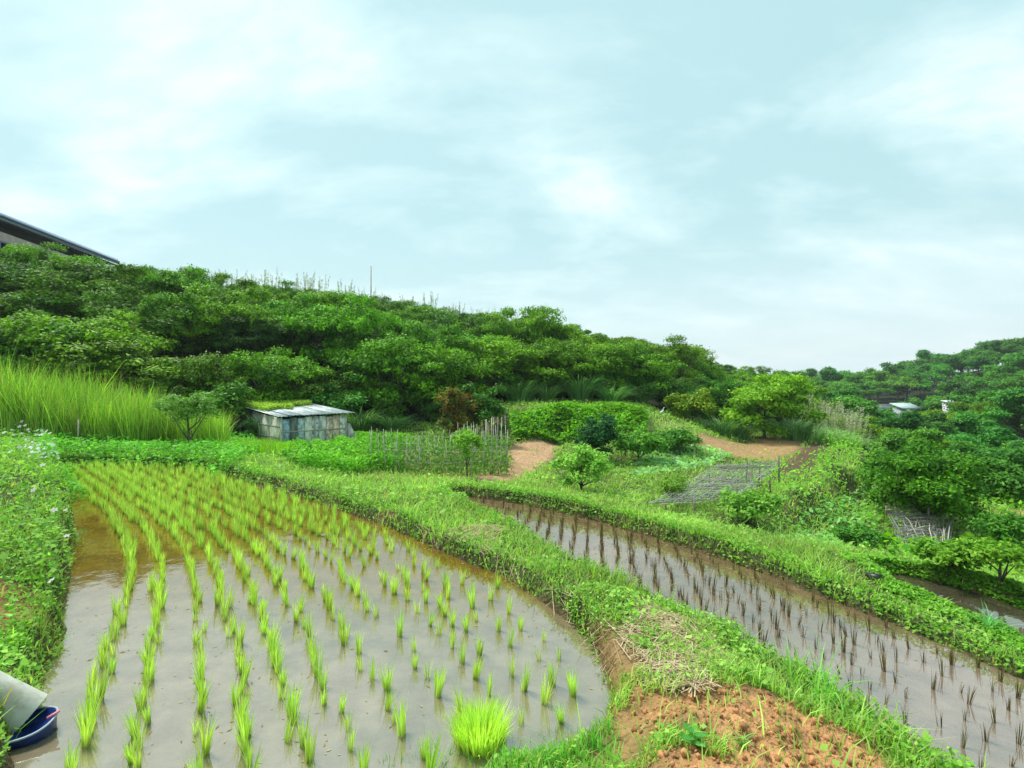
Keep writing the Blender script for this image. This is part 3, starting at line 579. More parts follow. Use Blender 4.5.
def mktree(name, seed, rad, hgt, z0, nl, leaf, ca, cb_, tr, **kw):
    t = empty(name, (0, 0, 0)); trunk(seed, rad, hgt, z0, tr).build('trunk', M_bark, t, True); crown(seed, rad, hgt, z0, nl, leaf, ca, cb_, **kw).build('crown', M_tree, t); return t
GA, GB = (.016,.085,.002), (.22,.50,.012)
TREES = [mktree('hillside_tree', 1, 2.3, 3.7, .4, 52, .085, GA, GB, .11, nleaf=19000),
         mktree('hillside_tree', 2, 2.1, 3.3, .3, 50, .08, (.016,.08,.004), (.15,.38,.02), .10, flat=.35, nleaf=18000),
         mktree('hillside_tree', 3, 2.6, 3.5, .5, 56, .09, (.02,.09,.003), (.26,.52,.015), .12, flat=.34, nleaf=20000),
         mktree('hillside_tree', 4, 1.9, 3.8, .3, 48, .08, (.012,.065,.006), (.10,.30,.03), .10, flat=.5, nleaf=18000),
         mktree('hillside_tree', 5, 2.4, 3.3, .4, 50, .085, (.02,.09,.003), (.23,.48,.015), .11, flat=.32, nleaf=18000)]
FAR = [mktree('valley_tree', 11, 2.5, 3.6, .8, 26, .17, (.03,.15,.015), (.14,.38,.04), .13, flat=.4, nleaf=7000),
       mktree('valley_tree', 12, 2.7, 3.0, .9, 24, .17, (.035,.17,.015), (.18,.42,.04), .13, flat=.3, nleaf=7000),
       mktree('valley_tree', 13, 2.1, 4.2, .7, 24, .16, (.025,.13,.015), (.11,.32,.04), .12, flat=.5, nleaf=7000)]
# left wooded hill, in rows from the foot up to the crest
FX = [-500, -100, 0, 120, 230, 340, 440, 500, 640, 720, 800]
FD = [15.5, 16.8, 17.3, 18.0, 19.6, 22.4, 24.6, 27.6, 29.4, 30.5, 32]
CX = [-500, -100, 0, 120, 230, 340, 500, 640, 720, 800]
CD = [26, 25, 25, 27, 31, 40, 49, 55, 60, 62]
ROWN = ['at the foot of', 'in the second row up', 'halfway up', 'in the upper part of', 'just below the crest of', 'on the crest of']
def where(px): return 'above the reeds' if px < 215 else 'above the shed' if px < 360 else 'above the pole trellis' if px < 510 else 'above the terrace step' if px < 650 else 'above the brown field'
nt_ = 0
rng = np.random.default_rng(5)
THT = [max(v.co.z for v in [c for c in t_.children if c.name.startswith('crown')][0].data.vertices) for t_ in TREES]
SKX = [-60, 0, 60, 110, 230, 340, 430, 500, 560, 600, 640, 700, 760, 800]; SKY_ = [218, 229, 243, 255, 273, 290, 304, 315, 323, 331, 339, 353, 367, 377]
for row, t in enumerate((0.0, .2, .4, .6, .8, 1.0)):
    px = -62+rng.uniform(0, 15); k_ = 0
    while px < 815:
        D = np.interp(px, FX, FD)*(1-t)+np.interp(px, CX, CD)*t; D += rng.normal(0, 1.0)*(row > 0)
        X, Y, z = onG(px, D); s0_ = (rng.uniform(.8, 1.2) if row < 4 else rng.uniform(.88, 1.05))*(1.0 if row < 5 else .85)*(.85 if px > 700 else 1); sc = (s0_*rng.uniform(.8, 1.2), s0_*rng.uniform(.8, 1.2), s0_*rng.uniform(.8, 1.2 if row < 4 else .95))
        vi = rng.choice([0, 1, 2, 3, 4], p=[.25, .15, .3, .1, .2])
        zb = z-.25-(.35 if row == 0 else 0); top = CH+(HY-np.interp(px, SKX, SKY_))*D/F+rng.uniform(-.35, .12)
        if row == 5: sc = (sc[0], sc[1], float(np.clip((top-zb)/THT[vi], .55, 1.9))); zb = min(zb, top-sc[2]*THT[vi])
        elif row > 1: sc = (sc[0], sc[1], float(np.clip(min(sc[2], (top-zb)/THT[vi]), .45, 1.5))); zb = min(zb, top-sc[2]*THT[vi])
        if row == 0: lab = '%s evergreen tree from the left %s the wooded hill' % (ORD[k_], ROWN[0]); grp = 'trees on the left wooded hill'
        else: lab = 'broadleaf evergreen tree %s the left wooded hill, %s' % (ROWN[row], where(px)); grp = 'trees %s the wooded hill %s' % (ROWN[row], where(px))
        if row == 1: lab = lab.replace('in the second row up the', 'in the second row of the'); grp = grp.replace('row up', 'row of')
        if px > -99: lab = '%s tree from the left %s the left wooded hill' % (nxt('hill%d' % row), ['in the lowest row on', 'in the second row on', 'in the third row on', 'in the fourth row on', 'just below the crest of', 'on the crest of'][row])
        place(TREES, int(vi), (X, Y, zb), sc, lab, 'tree', grp); nt_ += 1; k_ += 1
        px += rng.uniform(1.9, 3.0)/D*F*(.85 if row == 5 else 1)
# right valley and slope beyond
rows = [(17, 1000, 1150, .5), (20, 960, 1180, .55), (24, 900, 1200, .6), (29, 880, 1200, .68), (35, 850, 1200, .78), (40, 835, 1200, .85), (46, 830, 1200, .9), (53, 830, 1200, .95), (63, 830, 1180, 1.0), (75, 890, 1160, 1.2), (98, 800, 1130, 1.15), (106, 790, 1120, 1.3), (118, 780, 1110, 1.4)]
for ri, (D, a, b_, s0) in enumerate(rows):
    px = a+rng.uniform(0, 20)
    while px < b_:
        dd = D*rng.uniform(.95, 1.05); X, Y, z = onG(px, dd); sc = s0*rng.uniform(.8, 1.15)
        reg = 'far skyline beyond the grey wall' if D > 90 else 'right-hand slope' if px > 930 and D > 40 else 'valley floor before the grey wall' if D > 40 else 'valley side behind the big rounded bush'
        lab = 'tree in the row behind the big rounded bush' if D <= 40 else ''
        lab = '%s dark green tree from the left in the %s row back on the %s' % (nxt('v%d' % ri), ordw(ri+1), {'far': 'far skyline', 'rig': 'right-hand slope', 'val': 'valley side'}[reg[:3]])
        place(FAR if D > 40 or rng.uniform() < .5 else TREES, int(rng.integers(0, 3)), (X, Y, z-.2), sc, lab, 'tree', 'trees on the '+reg); nt_ += 1
        px += 3.3*s0*rng.uniform(.75, 1.15)/D*F
print('trees', nt_)

for i in range(34):
    px = rng.uniform(-20, 250); t = rng.uniform(.72, 1.02); D = np.interp(px, FX, FD)*(1-t)+np.interp(px, CX, CD)*t; X, Y, z = onG(px, D)
    place(TUS, i, (X, Y, z+.2), (1.7, 1.7, 2.3), '%s tall grass clump growing between the trees high on the left of the hill' % ordw(i+1), 'silvergrass', 'grass clumps high on the left hill')
# bushes filling the dark foot of the left hill
BUSH = [mktree('foot_bush', 21, 1.25, 1.7, .05, 26, .09, (.03,.13,.006), (.14,.38,.02), .05, nleaf=6000, low=-.95), mktree('foot_bush', 22, 1.4, 1.5, .05, 26, .10, (.025,.12,.01), (.10,.30,.03), .05, nleaf=6000, low=-.95, flat=.5)]
px = -40; k_ = 0
while px < 790:
    D = np.interp(px, FX, FD)-1.0+rng.normal(0, .3); X, Y, z = onG(px, D); k_ += 1
    place(BUSH, k_, (X, Y, z-.1), rng.uniform(.75, 1.25), '%s low dark bush from the left along the bottom edge of the woods' % ordw(k_), 'bush', 'bushes along the foot of the wooded hill'); px += rng.uniform(1.5, 2.6)/D*F
# single shrubs and small trees
M_shrub = leafmat('shrub_leaves', .25, .6, .15, 0, 0)
def shrub(name, seed, px, py, Y, w_px, h_px, ca, cb_, lab, cat='shrub', leaf=.06, nleaf=5000, nl=22, z0=.1, flat=.6, tr=.04, asp=.45, tip=None, nlimb=6):
    X = (px-512)/F*Y; z = hz(X, Y); rad = w_px/2/F*Y; hh = h_px/F*Y
    t = empty(name, (X, Y, z)); trunk(seed, rad, hh-z0, z0, tr, nlimb).build('trunk', M_bark, t, True)
    crown(seed, rad, (hh-z0)*1.05, z0, int(nl*1.4), leaf*1.1, ca, cb_, flat=flat, nleaf=int(nleaf*1.5), asp=asp, tipcol=tip, low=-.95).build('crown', M_shrub, t)
    return tag(t, lab, cat)
def gd(px, py): return G(px, py)[1]
shrub('citrus_shrub', 41, 582, 492, gd(582, 492), 56, 44, (.16,.42,.03), (.40,.70,.12), 'round light green citrus-like shrub with pale shoot tips on the terrace behind the lower paddy', leaf=.05, nleaf=3600, z0=.12, nl=26)
shrub('dark_shrub', 42, 597, 462, gd(597, 462), 46, 44, (.015,.09,.02), (.05,.19,.05), 'dark bluish green rounded shrub behind the light citrus-like shrub', leaf=.07, nleaf=4500)
shrub('garden_shrub', 43, 640, 462, gd(640, 462), 52, 30, (.06,.24,.02), (.2,.46,.04), 'mid green spreading shrub right of the dark rounded shrub', leaf=.08, nleaf=3500)
shrub('garden_shrub', 44, 678, 452, gd(678, 452), 44, 20, (.05,.2,.02), (.14,.34,.04), 'low green shrub left of the brown field', leaf=.08, nleaf=2500)
shrub('small_tree', 45, 468, 478, gd(468, 478), 36, 48, (.12,.34,.02), (.30,.56,.06), 'small light green tree with a slim grey trunk before the pole trellis', 'tree', leaf=.045, nleaf=1500, z0=.5, tr=.025, nl=14)
shrub('small_tree', 46, 190, 440, 12.9, 62, 58, (.10,.27,.03), (.24,.44,.08), 'small thin-crowned tree with a leaning grey trunk in front of the reeds', 'tree', leaf=.05, nleaf=2200, z0=.65, tr=.04, nl=18, flat=.35)
shrub('reddish_shrub', 47, 455, 440, 18.6, 42, 60, (.14,.09,.015), (.30,.20,.03), 'brownish red leaved shrub behind the pole trellis', leaf=.08, nleaf=2800, tip=(.05,.2,.02))
shrub('rounded_shrub', 48, 484, 440, 19.2, 54, 60, (.03,.13,.01), (.12,.30,.03), 'rounded green shrub beside the reddish one at the edge of the woods', leaf=.08, nleaf=4500)
shrub('yellowish_shrub', 49, 692, 424, 25.5, 46, 30, (.08,.22,.01), (.34,.44,.02), 'yellow-tipped shrub at the foot of the woods above the brown field', leaf=.1, nleaf=3500)
shrub('layered_tree', 50, 765, 432, 25.5, 100, 64, (.09,.28,.01), (.34,.60,.03), 'wide layered tree with flat pale green boughs above the brown field', 'tree', leaf=.11, nleaf=9000, nl=34, flat=.22, tr=.09)
shrub('big_bush', 51, 930, 535, gd(925, 535)+.8, 118, 76, (.02,.11,.005), (.15,.40,.015), 'big rounded glossy green bush behind the pile of netted sticks', leaf=.062, nleaf=20000, nl=44, z0=.05)
shrub('big_bush', 52, 893, 508, gd(893, 508)+.6, 60, 50, (.02,.11,.01), (.09,.27,.02), 'smaller rounded bush joined to the left of the big bush', leaf=.065, nleaf=9000, z0=.05)
shrub('wide_bush', 53, 985, 510, gd(980, 510)+1.5, 70, 46, (.03,.13,.01), (.11,.30,.03), 'spreading bush right of the big rounded bush', leaf=.09, nleaf=5000)
shrub('valley_bush', 54, 905, 450, 26, 110, 26, (.05,.17,.02), (.16,.33,.05), 'flat-topped yellow-green bush above the big rounded bush', leaf=.11, nleaf=7000, flat=.3)
shrub('valley_bush', 55, 970, 470, 21, 90, 55, (.02,.12,.01), (.10,.30,.03), 'dark domed bush on the slope right of the flat-topped bush', leaf=.1, nleaf=7000)
shrub('small_tree', 56, 1000, 584, gd(1000, 584), 56, 38, (.10,.30,.02), (.26,.48,.04), 'low young tree with a bright green crown behind the narrow paddy', 'tree', leaf=.035, nleaf=2600, z0=.22, flat=.35, tr=.018)
shrub('low_shrub', 57, 950, 574, gd(950, 572), 64, 24, (.08,.26,.02), (.24,.46,.04), 'low bright green shrub left of the young tree behind the narrow paddy', leaf=.035, nleaf=2200, flat=.35)
shrub('low_shrub', 58, 862, 548, gd(862, 552), 50, 22, (.03,.15,.02), (.12,.34,.03), 'dark green low shrub on the lowest terrace left of the netted stick pile', leaf=.045, nleaf=2200, flat=.4)
shrub('low_shrub', 59, 672, 500, gd(672, 500), 40, 20, (.12,.3,.03), (.28,.46,.06), 'small yellow-green shrub left of the netted frame', leaf=.045, nleaf=1500)
shrub('low_shrub', 60, 752, 525, gd(752, 528), 50, 34, (.12,.34,.03), (.30,.54,.08), 'bright yellow-green leafy shrub right of the netted frame', leaf=.05, nleaf=2600)
shrub('low_shrub', 61, 1010, 560, gd(1000, 560)+.5, 50, 40, (.03,.16,.01), (.12,.33,.03), 'green bush at the right edge above the young tree', leaf=.05, nleaf=2600)

# silvergrass along the foot of the woods
for i, (px, D, s_, lab) in enumerate([(262,18.3,1.0,'arching silvergrass clump behind the shed roof, left one'), (290,18.9,.9,'arching silvergrass clump directly above the shed roof'), (332,20.5,1.2,'tall silvergrass clump right of the shed on the hill foot'), (360,21.3,1.2,'pale arching silvergrass clump between the shed and the pole trellis'), (392,22.3,1.1,'silvergrass clump on the dark hill foot left of the reddish shrub'),
     (520,26.2,1.4,'bluish silvergrass clump above the left end of the terrace step'), (548,26.6,1.3,'bluish silvergrass clump above the terrace step, second from the left'), (580,27,1.4,'silvergrass clump above the middle of the terrace step'), (612,27.4,1.5,'silvergrass clump above the right half of the terrace step'), (640,27.8,1.3,'silvergrass clump above the right end of the terrace step'),
     (722,25.6,1.1,'fresh green silvergrass clump beside the yellow-tipped shrub'), (740,25,1.0,'fresh green silvergrass clump at the back of the brown field'), (795,25.6,1.4,'large grey-green silvergrass clump under the layered tree')]):
    place(TUS, i, onG(px, D-.6+rng.normal(0, .35)), (s_*rng.uniform(.9, 1.5), s_*rng.uniform(.9, 1.5), s_*rng.uniform(.65, 1.25)), lab, 'silvergrass', 'silvergrass along the foot of the woods')
for i in range(13):
    px = [812, 822, 832, 842, 852, 818, 830, 845, 858, 836, 850, 862, 824][i]; D = 26+i*.35
    place(TUP, i, onG(px, D), rng.uniform(1.0, 1.35), '%s nearest pale plumed silvergrass clump beyond the dark tilled strip' % ordw(i+1), 'silvergrass', 'plumed silvergrass beyond the dark tilled strip')
# plumes on the crest against the sky
CR = []
for s_ in range(2):
    t = empty('crest_silvergrass', (0, 0, 0)); tussock(260, 1.75, .6, (.12,.30,.04), (.28,.50,.10), .035, seed=s_+80).build('leaf_tuft', M_reed, t); plumes(12, 2.0, (.34,.38,.22), s_+90, 1.1).build('flower_plumes', M_dry, t); CR.append(t)
for i in range(46):
    px = 112+i*8.8+rng.normal(0, 3); D = np.interp(px, CX, CD)+rng.uniform(-.3, 1.2); X, Y, z = onG(px, D)
    _s = rng.uniform(.85, 1.1)*(.62+D/110); place(CR, i, (X, Y, z-.3-(1.0 if px < 165 else 0)), (_s*.9, _s*.9, _s*rng.uniform(1.3, 1.6)), '%s plumed grass clump from the left against the sky on the hill crest' % ordw(i+1), 'silvergrass', 'silvergrass on the crest of the wooded hill')

# ------------------------------------------------------------------ building at the top left
bld = empty('hilltop_building', (-33, 34, 4))
M_roofm = plain('dark_metal_roof', (.16,.21,.32), .35, .15, 3, .03, .5, .3); M_fascia = plain('fascia', (.40,.50,.64), .4, .1, 3); M_wall = plain('grey_wall', (.24,.29,.27), .8, .15, 2); M_glass = plain('dark_glass', (.03,.04,.05), .1, .1, 2, 0, .8); M_soff = plain('dark_soffit', (.02,.02,.022), .9, .1, 2)
p0 = np.array((-27.1, 23.0)); p1 = np.array((-29.9, 38.8)); dr_ = unit(p1-p0); pr_ = np.array((-dr_[1], dr_[0])); ze = 10.95
def B3(s, o, z): q = p0+dr_*s+pr_*o; return (q[0]+33, q[1]-34, z-4)
Ln = float(np.linalg.norm(p1-p0))
m = MB(); m.add(*slab([B3(0,0,ze), B3(Ln,0,ze), B3(Ln,9,ze+1.4), B3(0,9,ze+1.4)], .12)); roof_o = m.build('roof', M_roofm, bld)
m = MB(); m.add(*slab([B3(0,-.03,ze-.28), B3(Ln,-.03,ze-.28), B3(Ln,-.03,ze+.09), B3(0,-.03,ze+.09)], .05)); m.build('fascia', M_fascia, roof_o)
m = MB(); m.add(*tube([B3(0,-.12,ze-.1), B3(Ln,-.12,ze-.1)], .07, 8)); m.build('gutter', M_roofm, roof_o)
m = MB(); m.add(*slab([B3(.1,.05,ze-.33), B3(Ln-.1,.05,ze-.33), B3(Ln-.1,1.6,ze-.33), B3(.1,1.6,ze-.33)], .05)); m.build('soffit', M_soff, roof_o)
m = MB(); m.add(*slab([B3(.3,1.7,ze-6), B3(Ln-.4,1.7,ze-6), B3(Ln-.4,1.7,ze-.3), B3(.3,1.7,ze-.3)], .2)); m.add(*slab([B3(Ln-.5,1.7,ze-6), B3(Ln-.5,9,ze-6), B3(Ln-.5,9,ze+.9), B3(Ln-.5,1.7,ze-.2)], .2)); m.build('wall', M_wall, bld)
for i in range(6):
    s0 = .9+i*2.7; fr = MB()
    for a_, b_, z0_, z1_ in ((s0, s0+1.9, ze-1.0, ze-.9), (s0, s0+1.9, ze-2.5, ze-2.4), (s0, s0+.1, ze-2.4, ze-1.0), (s0+1.8, s0+1.9, ze-2.4, ze-1.0), (s0+.9, s0+1., ze-2.4, ze-1.0)):
        fr.add(*slab([B3(a_,1.55,z0_), B3(b_,1.55,z0_), B3(b_,1.55,z1_), B3(a_,1.55,z1_)], .06))
    wf = fr.build('window', M_fascia, bld); pn_ = MB(); pn_.add(*slab([B3(s0+.1,1.58,ze-2.4), B3(s0+1.8,1.58,ze-2.4), B3(s0+1.8,1.58,ze-1.0), B3(s0+.1,1.58,ze-1.0)], .02)); pn_.build('pane', M_glass, wf)
tag(bld, 'grey building with a long dark metal roof above the trees at the left edge', 'building')

# ------------------------------------------------------------------ shed
def pq(px, py, Y): return np.array(((px-512)/F*Y, Y, CH-(py-HY)/F*Y))
c0 = pq(282, 417, 16.2); cl_s = pq(241, 405.5, 18.8); cr_s = pq(346, 413.5, 17.6); back = cl_s+cr_s-c0
shed = empty('shed', (c0[0], c0[1], -.4)); O = np.array(shed.location)
M_board = plain('old_board', (.66,.66,.58), .85, .35, 6, .4, stretch=(1, 1, .4), col2=(.24,.27,.24)); M_sheet = plain('corrugated_sheet', (.45,.50,.51), .5, .3, 4, .2, .4, .3, col2=(.26,.29,.28)); M_tarp = plain('faded_tarp', (.62,.68,.68), .7, .3, 9, .4, col2=(.20,.24,.24))
def wall_pieces(A, B, n, name, lab=None, horiz=False, cols=None, mats=None):
    A = np.array(A)-O; B = np.array(B)-O; e = (B-A); L_ = np.linalg.norm(e[:2]); u = e/L_; nrm = np.array((u[1], -u[0], 0)); nrm = nrm if nrm[1] < 0 else -nrm
    for i in range(n):
        a = A+e*(i/n+.003); b = A+e*((i+1)/n-.004); off = nrm*rng.uniform(.0, .03); zt = -.03-rng.uniform(0, .05)
        P = [np.array((a[0], a[1], 0))+off-np.array((0, 0, .1)), np.array((b[0], b[1], 0))+off-np.array((0, 0, .1)), b+off+np.array((0, 0, zt)), a+off+np.array((0, 0, zt))]
        mm = MB(); mm.add(*slab(P, .02), col=cols[i % len(cols)]); mm.build(name, mats[i % len(mats)], shed)
wall_pieces(cl_s, c0, 4, 'wall_panel', cols=[(.55,.7,.66),(.65,.8,.75),(1.35,1.35,1.2),(1.4,1.4,1.25)], mats=[M_board])
wall_pieces(c0, cr_s, 9, 'wall_panel', cols=[(.6,.85,1.0),(.35,.42,.42),(.8,.95,.95),(1.1,1.15,1.1),(1.0,1.05,1.05),(1.2,1.25,1.25),(1.3,.95,.75),(1.15,.85,.7),(1.2,1.15,1.0)], mats=[M_tarp, M_board, M_tarp, M_board])
for A, B, hs in ((cl_s, c0, (.35, .7)), (c0, cr_s, (.55,))):
    for h_ in hs:
        a = np.array((A[0], A[1], O[2]+.0))-O+np.array((0, -.05, h_+.1)); b = np.array((B[0], B[1], O[2]))-O+np.array((0, -.05, h_+.1)); mm = MB(); mm.add(*tube([a, b], .02, 4)); mm.build('rail', M_pole, shed)
for q in (c0, cl_s, cr_s, (c0+cr_s)/2, back):
    b = np.array((q[0], q[1]-.04, O[2]-.1))-O; mm = MB(); mm.add(*tube([b, np.array((q[0], q[1]-.04, q[2]-.02))-O], .035, 6)); mm.build('post', M_pole, shed)
dl = (cl_s-c0); dr2 = (cr_s-c0); A0 = c0-.10*unit(dl)*0-.16*unit(dr2)-.14*unit(dl)+np.array((0, 0, .03))-O
ns = 7
for i in range(ns):   # overlapping roof sheets running front to back
    a = A0+dr2*(1.18*i/ns); b = A0+dr2*(1.18*(i+1.12)/ns); up = np.array((0, 0, .012*(i % 2)+rng.uniform(0, .012))); e2 = dl*(1.22+rng.uniform(-.03, .03))
    nn_ = 9; V = []; 
    for k in range(nn_):
        t = k/(nn_-1); q = a*(1-t)+b*t+up+np.array((0, 0, .012*math.sin(t*PI*6))); V += [q, q+e2, q+np.array((0, 0, -.008)), q+e2+np.array((0, 0, -.008))]
    Qs = []
    for k in range(nn_-1): b4 = 4*k; Qs += [(b4, b4+4, b4+5, b4+1), (b4+2, b4+3, b4+7, b4+6), (b4, b4+2, b4+6, b4+4), (b4+1, b4+5, b4+7, b4+3)]
    Qs += [(0, 1, 3, 2), (4*nn_-4, 4*nn_-2, 4*nn_-1, 4*nn_-3)]
    mm = MB(); mm.add(V, Qs, col=[(1, 1, 1), (.8, .85, .9), (1.15, 1.15, 1.1)][i % 3]); mm.build('roof_sheet', M_sheet, shed)
tag(shed, 'low weathered shed of patched boards and tarp under a flat grey sheet roof', 'shed')
# moss and creeping plants lying on the roof
n = 9000; u_ = rng.uniform(.02, 1.12, n); v_ = rng.uniform(.4, 1.2, n); P = A0+O+dr2[None]*u_[:, None]+dl[None]*v_[:, None]; k = v_ > .50+.25*(u_-.1)+fbm(u_*3, v_*3, 1, 5)*.5; P = P[k]; n = len(P)
P[:, 2] += .05+rng.uniform(0, 1, n)**1.3*.13; V, Qd = leaves(P, np.c_[rng.normal(0, .6, (n, 2)), np.ones(n)], .09, .05); mm = MB(); mm.add(V, Qd, rep(tints(n, (.22,.42,.03), (.50,.66,.10)), 4))
tag(mm.build('roof_moss', M_cover), 'green creepers growing over the back of the shed roof', 'creepers', kind='stuff')
# leaning board beside the shed
q = pq(349, 436, 17.6); mm = MB(); mm.add(*slab([q+np.array((-.1, 0, -.25)), q+np.array((.38, -.1, -.25)), q+np.array((.0, .1, .42)), q+np.array((-.12, .1, .45))], .03)); o = mm.build('leaning_board', M_board)
tag(o, 'dark board leaning against the right end of the shed', 'board')

# ------------------------------------------------------------------ pole trellis
tr_ = empty('pole_trellis', onG(445, 13.2)); O = np.array(tr_.location); PL = []
for ro, (Ya, Yb, n_) in enumerate(((12.2, 12.6, 20), (13.1, 13.5, 22), (14.1, 14.4, 22), (15.1, 15.3, 18))):
    for i in range(n_):
        px = 372+(506-372)*(i+rng.uniform(-.25, .25))/(n_-1)
        if ro == 3 and px < 440: continue
        Y = Ya+(Yb-Ya)*i/n_+rng.normal(0, .05); X = (px-512)/F*Y; z = hz(X, Y); PL.append((X, Y, z))
        H = rng.uniform(.55, 1.0)+(.3 if px > 455 else 0)+(.15 if px > 480 else 0)
        mm = MB(); b = np.array((X, Y, z-.1))-O; tp = b+np.array((rng.normal(0, .05), rng.normal(0, .05), H+.1)); mm.add(*tube([b, (b+tp)/2+rng.normal(0, .008, 3), tp], [.012, .011, .007], 5), col=rng.uniform(.9, 1.5)*np.array((1, 1, 1)))
        mm.build('pole', M_pole, tr_)
for ro, (Y, hh) in enumerate(((12.3, .30), (12.35, .55), (13.3, .62), (14.3, .7), (14.3, .4))):
    a = np.array(((382-512)/F*Y, Y, 0)); b = np.array(((507-512)/F*(Y+.3), Y+.3, 0)); ps = [a+(b-a)*t for t in np.linspace(0, 1, 8)]; ps = [(p[0], p[1], hz(p[0], p[1])+hh+rng.normal(0, .015)) for p in ps]
    mm = MB(); mm.add(*tube(np.array(ps)-O, .008, 4)); mm.build('rail', M_pole, tr_)
tag(tr_, 'trellis of many upright bamboo poles tied with thin rails left of the bare soil patch', 'trellis')
n = 5200; k = rng.integers(0, len(PL), n); P = np.array(PL)[k]+np.c_[rng.normal(0, .09, (n, 2)), rng.uniform(0, 1, n)**1.6*.85]; V, Qd = leaves(P, rng.normal(size=(n, 3))+np.array((0, -.3, .6)), .075, .045); mm = MB(); mm.add(V, Qd, rep(tints(n, (.06,.22,.02), (.17,.38,.05)), 4))
tag(mm.build('climbing_beans', M_cover), 'thin climbing vines between the bamboo poles', 'vines', kind='stuff')

# ------------------------------------------------------------------ netted frame and netted stick pile
def netframe(name, corners, zt, lab, cat, nst, posts, sag=.06, seed=5, density=1.0, extra=()):
    """corners: world xy quad; a low table of crossed sticks and netting on posts"""
    r = np.random.default_rng(seed); Cn = np.array(corners); t0 = empty(name, (*Cn.mean(0), hz(*Cn.mean(0)))); O = np.array(t0.location)
    def pt(u, v, dz=0):
        p = (Cn[0]*(1-u)+Cn[1]*u)*(1-v)+(Cn[3]*(1-u)+Cn[2]*u)*v; zz_ = (zt[0]*(1-u)+zt[1]*u)*(1-v)+(zt[3]*(1-u)+zt[2]*u)*v
        return np.array((p[0], p[1], zz_+dz-sag*math.sin(PI*u)*math.sin(PI*v)))-O
    for u, v, hx in posts:
        p = pt(u, v); gz = hz(p[0]+O[0], p[1]+O[1])-O[2]; mm = MB(); mm.add(*tube([(p[0], p[1], gz-.1), (p[0]+r.normal(0, .02), p[1], p[2]+hx)], .022, 6), col=(.45, .42, .38)); mm.build('post', M_pole, t0)
    for k in range(nst):
        a = r.uniform(0, 1); 
        if k % 4: q1, q2 = pt(r.uniform(-.03, .3), a, r.uniform(-.02, .04)), pt(r.uniform(.6, 1.05), np.clip(a+r.normal(0, .08), 0, 1), r.uniform(-.02, .04))
        else: q1, q2 = pt(a, r.uniform(-.03, .3), r.uniform(-.02, .04)), pt(np.clip(a+r.normal(0, .12), 0, 1), r.uniform(.6, 1.03), r.uniform(-.02, .04))
        mm = MB(); mm.add(*tube([q1, (q1+q2)/2+r.normal(0, .04, 3), q2], [.010, .009, .006], 5), col=r.uniform(.5, 1.2)*np.array((1, 1.03, 1.1))); mm.build('stick', M_pole, t0)
    # the net: thin crossing cords in one mesh
    mm = MB(); nc = int(24*density)
    for dirn in range(2):
        for i in range(nc):
            w0 = i/(nc-1)+r.normal(0, .004); ph = r.uniform(0, 6); pts = []
            for t in np.linspace(0, 1, 9):
                wv = w0+.012*math.sin(ph+t*9); q = pt(t, wv, .02*math.sin(t*20+ph)-.01) if dirn else pt(wv, t, .02*math.sin(t*17+ph)-.01); pts.append(q)
            mm.add(*tube(pts, .0042, 3, False), col=r.uniform(.6, 1.4)*np.array((1, 1.02, 1)))
    mm.build('netting', M_net, t0); return tag(t0, lab, cat)
netframe('net_trellis', [g(648,501,-.5)[:2], g(742,497,-.38)[:2], g(782,461,-.42)[:2], g(718,461,-.42)[:2]], (-.55, -.42, -.42, -.5), 'low frame of sticks and grey netting on short posts on the middle terrace', 'plant frame', 24, [(0,0,.05),(.2,0,.03),(.5,0,.0),(.86,0,.05),(.92,0,.16),(1,.3,.1),(.85,.45,.22),(1,.9,.22),(.75,.8,.2),(.5,.9,.15),(.1,.7,0),(1,.62,.05)])
_pc = [G(904,556)[:2], G(950,557)[:2], G(954,521)[:2], G(886,520)[:2]]
netframe('netted_stick_pile', _pc, [hz(*c_)+h_ for c_, h_ in zip(_pc, (.06,.06,.3,.3))], 'heap of grey sticks under netting below the big rounded bush', 'stick pile', 70, [(0,.35,.05),(0,1,.03),(1,1,.05),(.6,.7,.3)], .02, 9, .8)

# ------------------------------------------------------------------ pipe and blue tub
pp = np.array([(-3.4,2.44,.82),(-3.0,2.63,.43),(-2.64,2.80,.07)]); m = MB()
ax = unit(pp[-1]-pp[0]); rp = .105
V1, Q1 = tube(pp, rp, 28, False); V2, Q2 = tube(pp[::-1], rp-.012, 28, False)
m.add(V1, Q1); m.add(V2, Q2)
ring = [(56+k, 56+(k+1) % 28, 84+0+(28-(k+1)) % 28, 84+(28-k) % 28) for k in range(28)]
pipe = m.build('drain_pipe', plain('grey_pvc', (.50,.51,.46), .6, .3, 5, .15, col2=(.34,.33,.26)), None, True)
tag(pipe, 'thick grey plastic pipe reaching into the upper paddy from the left bank', 'pipe')
tub = empty('blue_tub', (-2.63, 2.74, .0)); m = MB(); prof = [(.0,.028),(.145,.03),(.157,.05),(.17,.055),(.173,.048),(.165,.04),(.15,-.04),(.0,-.045)]
V = []; Qs = []; na = 40
for (r_, z_) in prof:
    for k in range(na): a = k/na*2*PI; V.append((r_*math.cos(a)*1.05, r_*math.sin(a)*.8, z_+.006*math.sin(3*a)))
for i in range(len(prof)-1):
    for k in range(na): Qs.append((i*na+k, i*na+(k+1) % na, (i+1)*na+(k+1) % na, (i+1)*na+k))
m.add(V, Qs, col=(1, 1, 1)); tb = m.build('basin', plain('blue_plastic', (.012,.035,.20), .3, .3, 9, .05, .5), tub, True)
m = MB(); a = np.linspace(0, 2*PI, 41); m.add(*tube(np.c_[  .17*np.cos(a)*1.05, .17*np.sin(a)*.8, .054+.006*np.sin(3*a)], .006, 6, False)); m.build('rim', plain('pale_blue_rim', (.35,.42,.50), .4, .1, 8), tub, True)
